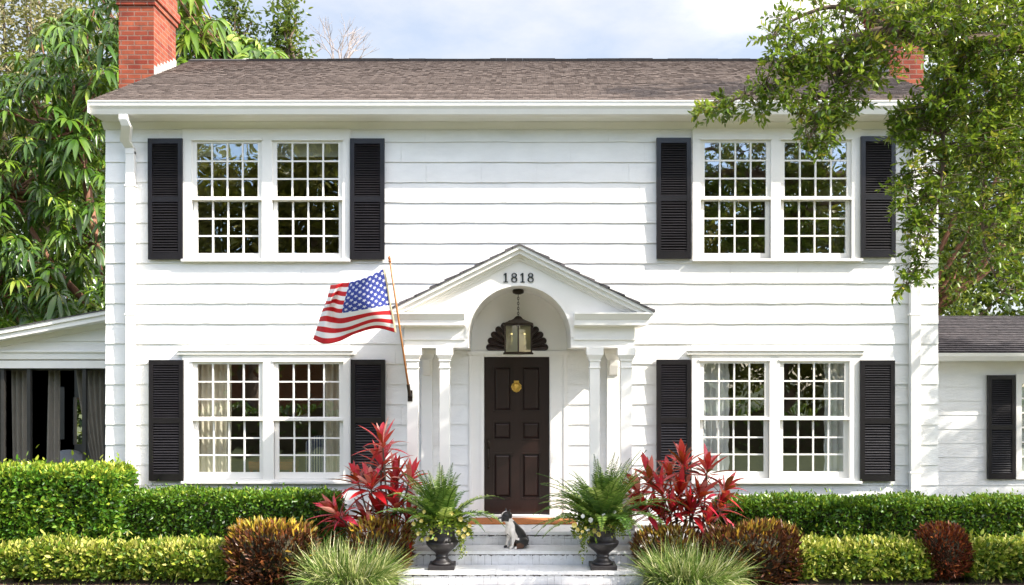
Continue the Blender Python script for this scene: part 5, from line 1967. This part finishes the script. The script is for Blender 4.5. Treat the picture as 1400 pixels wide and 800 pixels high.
def px_fill(poly, n, Y0, Y1, r):
    """random points in the air over a ground plan: polygon outline seen from the street, spread in depth"""
    poly = np.array(poly, float)
    lo, hi = poly.min(0), poly.max(0)
    out_ = []
    while len(out_) < n:
        p = r.uniform(lo, hi)
        inside = False
        j = len(poly) - 1
        for i in range(len(poly)):
            if (poly[i][1] > p[1]) != (poly[j][1] > p[1]) and p[0] < (poly[j][0] - poly[i][0]) * (p[1] - poly[i][1]) / (poly[j][1] - poly[i][1]) + poly[i][0]:
                inside = not inside
            j = i
        if inside:
            Y = r.uniform(Y0, Y1)
            out_.append(np.array(P(p[0], p[1], Y)))
    return np.array(out_)


r_ = np.random.default_rng(71)
LT = px_fill([(-120, 90), (0, 110), (40, 60), (90, 5), (140, -30), (200, -60), (200, 130), (150, 160), (160, 440), (-120, 460)], 1150, 5.2, 9.5, r_)
whorl_tree('umbrella_tree', 'dark big-leaved tree with drooping leaf whorls behind the side porch', (-8.6, 6.8, 0),
           [([(-8.6, 6.8, -.1), (-8.5, 6.7, 2.0), (-8.2, 6.6, 3.6), (-8.7, 6.6, 5.2), (-9.0, 6.5, 7.5)], .17, .07),
            ([(-8.2, 6.6, 3.2), (-9.4, 6.3, 4.6), (-10.4, 6.4, 6.2)], .09, .04), ([(-8.6, 6.7, 1.5), (-9.9, 6.6, 3.0), (-11, 6.8, 4.6)], .11, .05),
            ([(-8.7, 6.6, 5.2), (-7.6, 7.0, 6.6), (-7.2, 7.3, 8.2)], .08, .04)], LT, 71)
LB_ = px_fill([(236, -20), (266, -20), (300, 35), (345, 55), (385, 72), (385, 95), (236, 110)], 95, 9.0, 12.0, r_)
whorl_tree('umbrella_tree', 'big-leaved tree rising behind the roof beside the left chimney', (-5.6, 10.6, 0),
           [([(-5.6, 10.6, -.1), (-5.7, 10.6, 5), (-6.0, 10.5, 8.5)], .16, .07), ([(-5.7, 10.6, 6), (-5.0, 10.4, 9.0)], .08, .04)], LB_, 72, leaf=.52, var0=.55)

clump_tree('tree', 'pale olive tree with brown branches at the top left corner', (-13.2, 13, 0), .3, 6.5,
           [((-13.6, 13, 10.5), (3.2, 1.8, 3.4)), ((-11.8, 13, 8.6), (1.6, 1.4, 2.0))], 330, 70, .16, M['palefoliage'], M['bark'], 73, 'trees behind the house', .42, var0=.5, limbs=34)
clump_tree('tree', 'dark leafy tree filling in low behind the side porch', (-12.5, 15, 0), .3, 3.5,
           [((-12.5, 15, 4.5), (5.2, 1.6, 4.6))], 260, 60, .24, M['backtree'], M['bark'], 74, 'trees behind the house', .5, var0=.3)
for i, (px, y0, y1, wdt, lab) in enumerate(((327, 0, 66, 18, 'slender green treetop rising just right of the big-leaved tree behind the roof'), (391, 8, 82, 17, 'slender green treetop between the big-leaved tree and the bare tree'))):
    Y = 13.0
    top, bot = P(px, y0 - 4, Y), P(px + 6, y1 + 40, Y)
    bl = []
    for q in range(6):
        c = top.lerp(bot, q / 5)
        bl.append((tuple(c + Vector((random.uniform(-.15, .15), 0, 0))), (wdt / 100 * 2.0 * (.5 + .12 * q), .4, .42)))
    clump_tree('tree', lab, (bot.x, Y, 0), .14, bot.z + .3, bl, 42, 46, .16, M['backtree'], M['bark'], 75 + i, 'trees behind the house', .19, var0=.5, limbs=14)

# bare tree
bt = thing('bare_tree', (-3.9, 17, 0), 'leafless grey tree with fine twigs rising behind the roof ridge', 'tree', 'trees behind the house')
tr = MB()
rb_ = random.Random(8)
def grow(p, d_, L, rad, lev):
    e = p + d_ * L
    mid = p.lerp(e, .5) + Vector((rb_.gauss(0, L * .05), rb_.gauss(0, L * .05), 0))
    tr.tube([p, mid, e], [rad, rad * .8, rad * .6], 5 if lev else 8)
    if lev == 5: return
    for k in range(rb_.choice((2, 3, 3))):
        nd_ = (d_ + Vector((rb_.gauss(0, .42), rb_.gauss(0, .42), rb_.gauss(.12, .2)))).normalized()
        grow(e if k == 0 else mid.lerp(e, rb_.uniform(.1, 1)), nd_, L * rb_.uniform(.6, .85), rad * .58, lev + 1)
xt = wx(455, 17)
tr.tube([(xt, 17, -.1), (xt, 17, 6.0), (xt + .05, 17, 11.0)], [.2, .16, .11], 8)
for _ in range(3):
    grow(Vector((xt + .05, 17, 10.9)), Vector((rb_.gauss(0, .25), 0, 1)).normalized(), 1.15, .06, 1)
tr.build('branches', M['greybark'], bt)

# right-hand background trees
clump_tree('tree', 'sunlit green tree with leaning trunk behind the right wing roof', (9.4, 9.5, 0), .22, 3.6,
           [((9.2, 9.5, 5.3), (2.6, 1.3, 2.3)), ((11.0, 9.3, 7.6), (2.6, 1.3, 2.2)), ((8.2, 9.6, 7.4), (1.3, 1.0, 1.8))], 230, 60, .15, M['backtree'], M['redbark'], 81, 'trees behind the house', .34, var0=.55, limbs=30)
clump_tree('tree', 'dark green tree low behind the ridge of the right wing', (11.5, 13, 0), .3, 3.0,
           [((11, 13, 3.6), (4.6, 1.5, 3.4)), ((12, 13.5, 8), (4.2, 1.5, 4)), ((8.6, 13, 6), (2.2, 1.3, 4.0))], 560, 60, .24, M['backtree'], M['bark'], 82, 'trees behind the house', .5, var0=.22)


# ---- foreground oak
def oak():
    r = np.random.default_rng(91); random.seed(91)
    Yc = -3.2
    t = thing('oak_tree', (9.6, -3.6, 0), 'large leafy oak overhanging the right side of the house front', 'tree')
    lv = Leaves(); tr = MB()
    limbs = [
        ([(9.6, -3.6, 3.4), (8.2, -3.4, 5.6), tuple(P(1330, 60, -3.2)), tuple(P(1230, 45, -3.2)), tuple(P(1150, 60, -3.2)), tuple(P(1080, 105, -3.2)), tuple(P(990, 142, -3.3))], .15, .010),
        ([tuple(P(1330, 60, -3.2)), tuple(P(1290, 130, -3.3)), tuple(P(1290, 220, -3.4)), tuple(P(1272, 310, -3.4)), tuple(P(1240, 392, -3.4))], .03, .004),
        ([tuple(P(1230, 45, -3.2)), tuple(P(1150, 10, -3.0)), tuple(P(1090, 25, -3.0)), tuple(P(1050, 55, -3.0))], .035, .007),
        ([(8.2, -3.4, 5.6), tuple(P(1390, 130, -3.0)), tuple(P(1350, 230, -3.0)), tuple(P(1345, 330, -3.0)), tuple(P(1370, 400, -3.0))], .04, .006),
        ([tuple(P(1150, 60, -3.2)), tuple(P(1140, 130, -3.4)), tuple(P(1105, 190, -3.5))], .02, .005),
        ([(9.6, -3.6, 3.4), (9.8, -4.2, 7.0), (10.4, -5.0, 10.0)], .17, .05),
        ([(9.8, -4.2, 6.5), (8.0, -4.5, 8.5), (6.6, -5.0, 9.5)], .10, .03),
        ([(9.8, -4.2, 6.5), (12.0, -4.0, 8.0), (13.8, -4.5, 9.0)], .10, .03),
    ]
    tr.tube([(9.6, -3.6, -.1), (9.65, -3.6, 1.2), (9.6, -3.6, 3.5)], [.36, .28, .22], 12)
    nodes = []
    for pts_, r0, r1 in limbs:
        # smooth the polyline
        P_ = [np.array(p) for p in pts_]
        sm = [cat(P_, q / 20) for q in range(21)]
        tr.tube([Vector(p) for p in sm], list(np.linspace(r0, r1, 21)), 7)
        nodes += [Vector(p) for p in sm[3:]]
    regions = [
        ([(1095, -20), (1045, 55), (1060, 90), (1140, 100), (1225, 80), (1235, -20)], 120, -3.7, -2.6),
        ([(1062, 85), (1085, 150), (1150, 158), (1215, 120), (1225, 70), (1120, 60)], 95, -3.8, -2.8),
        ([(950, 140), (952, 152), (1000, 160), (1050, 152), (1080, 150), (1070, 95), (1040, 110), (1010, 128)], 40, -3.6, -3.0),
        ([(1088, 150), (1095, 200), (1125, 205), (1165, 160), (1150, 145)], 34, -3.7, -3.2),
        ([(1215, -20), (1225, 60), (1250, 70), (1290, 60), (1420, 80), (1420, -20)], 190, -4.0, -2.4),
        ([(1275, 60), (1270, 130), (1300, 200), (1420, 220), (1420, 60)], 190, -3.8, -2.6),
        ([(1218, 150), (1222, 180), (1250, 190), (1300, 170), (1290, 135), (1250, 140)], 40, -3.6, -3.1),
        ([(1248, 190), (1222, 250), (1245, 330), (1275, 310), (1300, 200)], 60, -3.7, -3.1),
        ([(1245, 330), (1240, 370), (1228, 402), (1262, 370), (1275, 320)], 13, -3.5, -3.3),
        ([(1290, 200), (1285, 270), (1330, 330), (1420, 300), (1420, 200)], 95, -3.6, -2.6),
        ([(1335, 320), (1350, 370), (1420, 410), (1420, 300)], 26, -3.4, -2.8),
    ]
    cen = []
    for poly, n, ya, yb in regions:
        cen += list(px_fill(poly, int(n * (.95 if min(p_[0] for p_ in poly) > 1210 else .78)), ya, yb, r))
    vis = len(cen)
    # the rest of the crown, above and to the right of what the picture shows
    far = []
    while len(far) < 330:
        d_ = rand_dirs(1, r)[0]; q = r.uniform(.1, 1) ** .4
        p = np.array([9.6, -1.9, 7.6]) + d_ * q * np.array([4.8, 1.6, 4.6])
        if p[1] > -1.0 or p[2] < 2.6: continue
        dist = D + p[1]
        sx_, sy_ = CX + p[0] * F / dist, HY - (p[2] - ZC) * F / dist
        # unseen crown shaped by its shadow: on roof and wing, off the front
        if (sy_ < -25 or sx_ > 1425) and (p[2] + 2.1 * p[1] > 6.5 or p[0] + 2.2 * p[1] > 6.1):
            far.append(p)
    def spray(c, nl, leaf, tw):
        c = np.array(c)
        node = min(nodes, key=lambda p: (p - Vector(c)).length)
        if tw:
            tr.tube(bez(node, c, .03, 3, wob=.02), [.007, .005, .004, .003], 4)
        # each spray: 3-4 twiglets carrying alternate leaves
        tone = r.normal(.47, .15)
        for _ in range(4):
            ax = r.normal(0, 1, 3) * np.array([1, .8, .6]) + np.array([-.1, 0, -.25]); ax /= np.linalg.norm(ax)
            L = r.uniform(.10, .24) * (leaf / .085)
            n_ = nl
            tt = (np.arange(n_) + .5) / n_
            pos = c + ax[None] * (tt * L)[:, None] + np.array([0, 0, -.15])[None] * (tt ** 2 * L)[:, None]
            if tw:
                tr.tube([Vector(c), Vector(pos[-1])], [.003, .0015], 3)
            rd = rand_dirs(n_, r); rd = rd - ax[None] * (rd @ ax)[:, None]
            d_ = unit(rd) * .9 + ax * .7
            LL = leaf * r.uniform(.65, 1.25, n_)
            lv.small(pos, d_, rand_dirs(n_, r) * .7 + np.array([0, 0, .9]), LL, LL * r.uniform(.34, .44, n_), np.clip(tone + r.normal(0, .17, n_), 0, 1), .25)
    for c in cen:
        spray(c, 9, .072, True)
    for c in far:
        spray(c, 7, .24, False)
    lv.build('crown', M['oak'], t)
    tr.build('trunk', M['bark'], t, smooth=True)
oak()

# ---- across the street (seen mirrored in the windows)
g4 = 'street trees across the road'
SPOTS = [(-27, -33, 15), (-19.5, -31, 16), (-13.5, -35, 13.8), (-8, -33, 15.5), (-1, -32, 14), (5.5, -34, 14), (13, -31, 12.5), (21, -33, 14.5), (30, -34, 13)]
for i, (tx, ty, hh) in enumerate(SPOTS):
    o = clump_tree('street_tree', 'olive street tree standing across the road', (tx, ty, 0), .35, hh * .3,
                   [((tx, ty, hh * .62), (5.4, 2.6, hh * .37))] + ([((tx + 3.5, ty - 1, hh * .28), (4.5, 2.0, hh * .27))] if tx > -5 else []), 300, 45, .42, M['streettree'], M['bark'], 100 + i, g4, .75, var0=.5, limbs=18)
hedge('reflection_hedge', -26, 26, -16.4, -15.7, 1.35, 'long dark hedge added behind the viewpoint to darken the window reflections', M['hedge'], 26000, .12, 39, rough=.06, base_var=.35)  # unseen hedge added to hide lawn and road in the lower window reflections
bh = thing('brick_house', (-17, -44, 0), 'low brown brick house with a gable roof across the road', 'house')
q = MB(); q.box(-24, -9, -48, -40, -.1, 3.2)
q.prism([(-24, 3.2), (-9, 3.2), (-16.5, 5.2)], 'y', -48, -40.0)
q.build('wall', M['farbrick'], bh, boxuv=True)
q = MB()
q.prism([(-24.6, 3.05), (-16.5, 5.22), (-8.4, 3.05), (-8.4, 3.3), (-16.5, 5.5), (-24.6, 3.3)], 'y', -48.4, -39.6)
q.build('roof', M['darkshingle'], bh, boxuv=True)

# ================================================================= LIGHT, SKY, CAMERA
sv = Vector((2.2, -1.0, 2.1)).normalized()
elev = math.asin(sv.z)
azim = math.atan2(sv.x, sv.y)
sun = bpy.data.lights.new('sun', 'SUN')
sun.energy = 3.0
sun.angle = math.radians(.6)
sun.color = (1.0, .94, .84)
so_ = bpy.data.objects.new('sun', sun); COL.objects.link(so_)
so_.rotation_euler = (-sv).to_track_quat('-Z', 'Y').to_euler()
so_.location = (20, -15, 25)

world = bpy.data.worlds.new('World'); scene.world = world
world.use_nodes = True
nt = world.node_tree
bg = nt.nodes['Background']
sky = nt.nodes.new('ShaderNodeTexSky')
sky.sky_type = 'NISHITA'; sky.sun_disc = False
sky.sun_elevation = elev; sky.sun_rotation = azim
sky.air_density = 1.0; sky.dust_density = 1.2; sky.ozone_density = 2.0
tc = nt.nodes.new('ShaderNodeTexCoord')
mp = nt.nodes.new('ShaderNodeMapping'); mp.inputs['Scale'].default_value = (1.0, 1.0, 2.2); mp.inputs['Location'].default_value = (.35, 0, .2)
nt.links.new(tc.outputs['Generated'], mp.inputs['Vector'])
nz = nt.nodes.new('ShaderNodeTexNoise'); nz.inputs['Scale'].default_value = 3.2; nz.inputs['Detail'].default_value = 9; nz.inputs['Roughness'].default_value = .58
nt.links.new(mp.outputs[0], nz.inputs['Vector'])
sx = nt.nodes.new('ShaderNodeSeparateXYZ'); nt.links.new(tc.outputs['Generated'], sx.inputs[0])
side = ramp(nt, sx.outputs['Y'], [(.0, 0.0), (.25, 1.0)])
high = ramp(nt, sx.outputs['Z'], [(.34, 0.06), (.55, 1.0)])
cover = mix(nt, 1.0, side, high, 'LIGHTEN')          # clear blue low in the south, broken cloud elsewhere
cl = mix(nt, 1.0, ramp(nt, nz.outputs['Fac'], [(.42, 0.0), (.66, 1.0)]), cover, 'MULTIPLY')
dt = nt.nodes.new('ShaderNodeVectorMath'); dt.operation = 'DOT_PRODUCT'
nt.links.new(tc.outputs['Generated'], dt.inputs[0]); dt.inputs[1].default_value = sv
cb = ramp(nt, dt.outputs['Value'], [(.05, (2.1, 2.13, 2.2)), (.45, (10.8, 9.6, 8.2))])   # unseen clouds toward the sun brightened and warmed to add fill light
veil = mix(nt, 1.0, side, (.8, .8, .8), 'MULTIPLY')      # thin high cloud veiling the northern blue
thin = mix(nt, veil, sky.outputs[0], (1.38, 1.48, 1.68))
skc = mix(nt, cl, thin, cb)
nt.links.new(skc, bg.inputs['Color'])
bg.inputs['Strength'].default_value = .15

cam = bpy.data.cameras.new('camera')
co_ = bpy.data.objects.new('camera', cam); COL.objects.link(co_)
co_.location = (0, -D, ZC)
co_.rotation_euler = (math.pi / 2, 0, 0)
cam.sensor_width = 36.0
cam.lens = F / 1400 * 36.0
cam.shift_y = (HY - 400) / 1400
cam.clip_end = 1000
scene.camera = co_

scene.view_settings.view_transform = 'Standard'
scene.view_settings.look = 'None'
scene.view_settings.exposure = 1.66
scene.view_settings.gamma = 1.0
scene.cycles.max_bounces = 8
scene.cycles.transparent_max_bounces = 12
scene.cycles.use_denoising = True
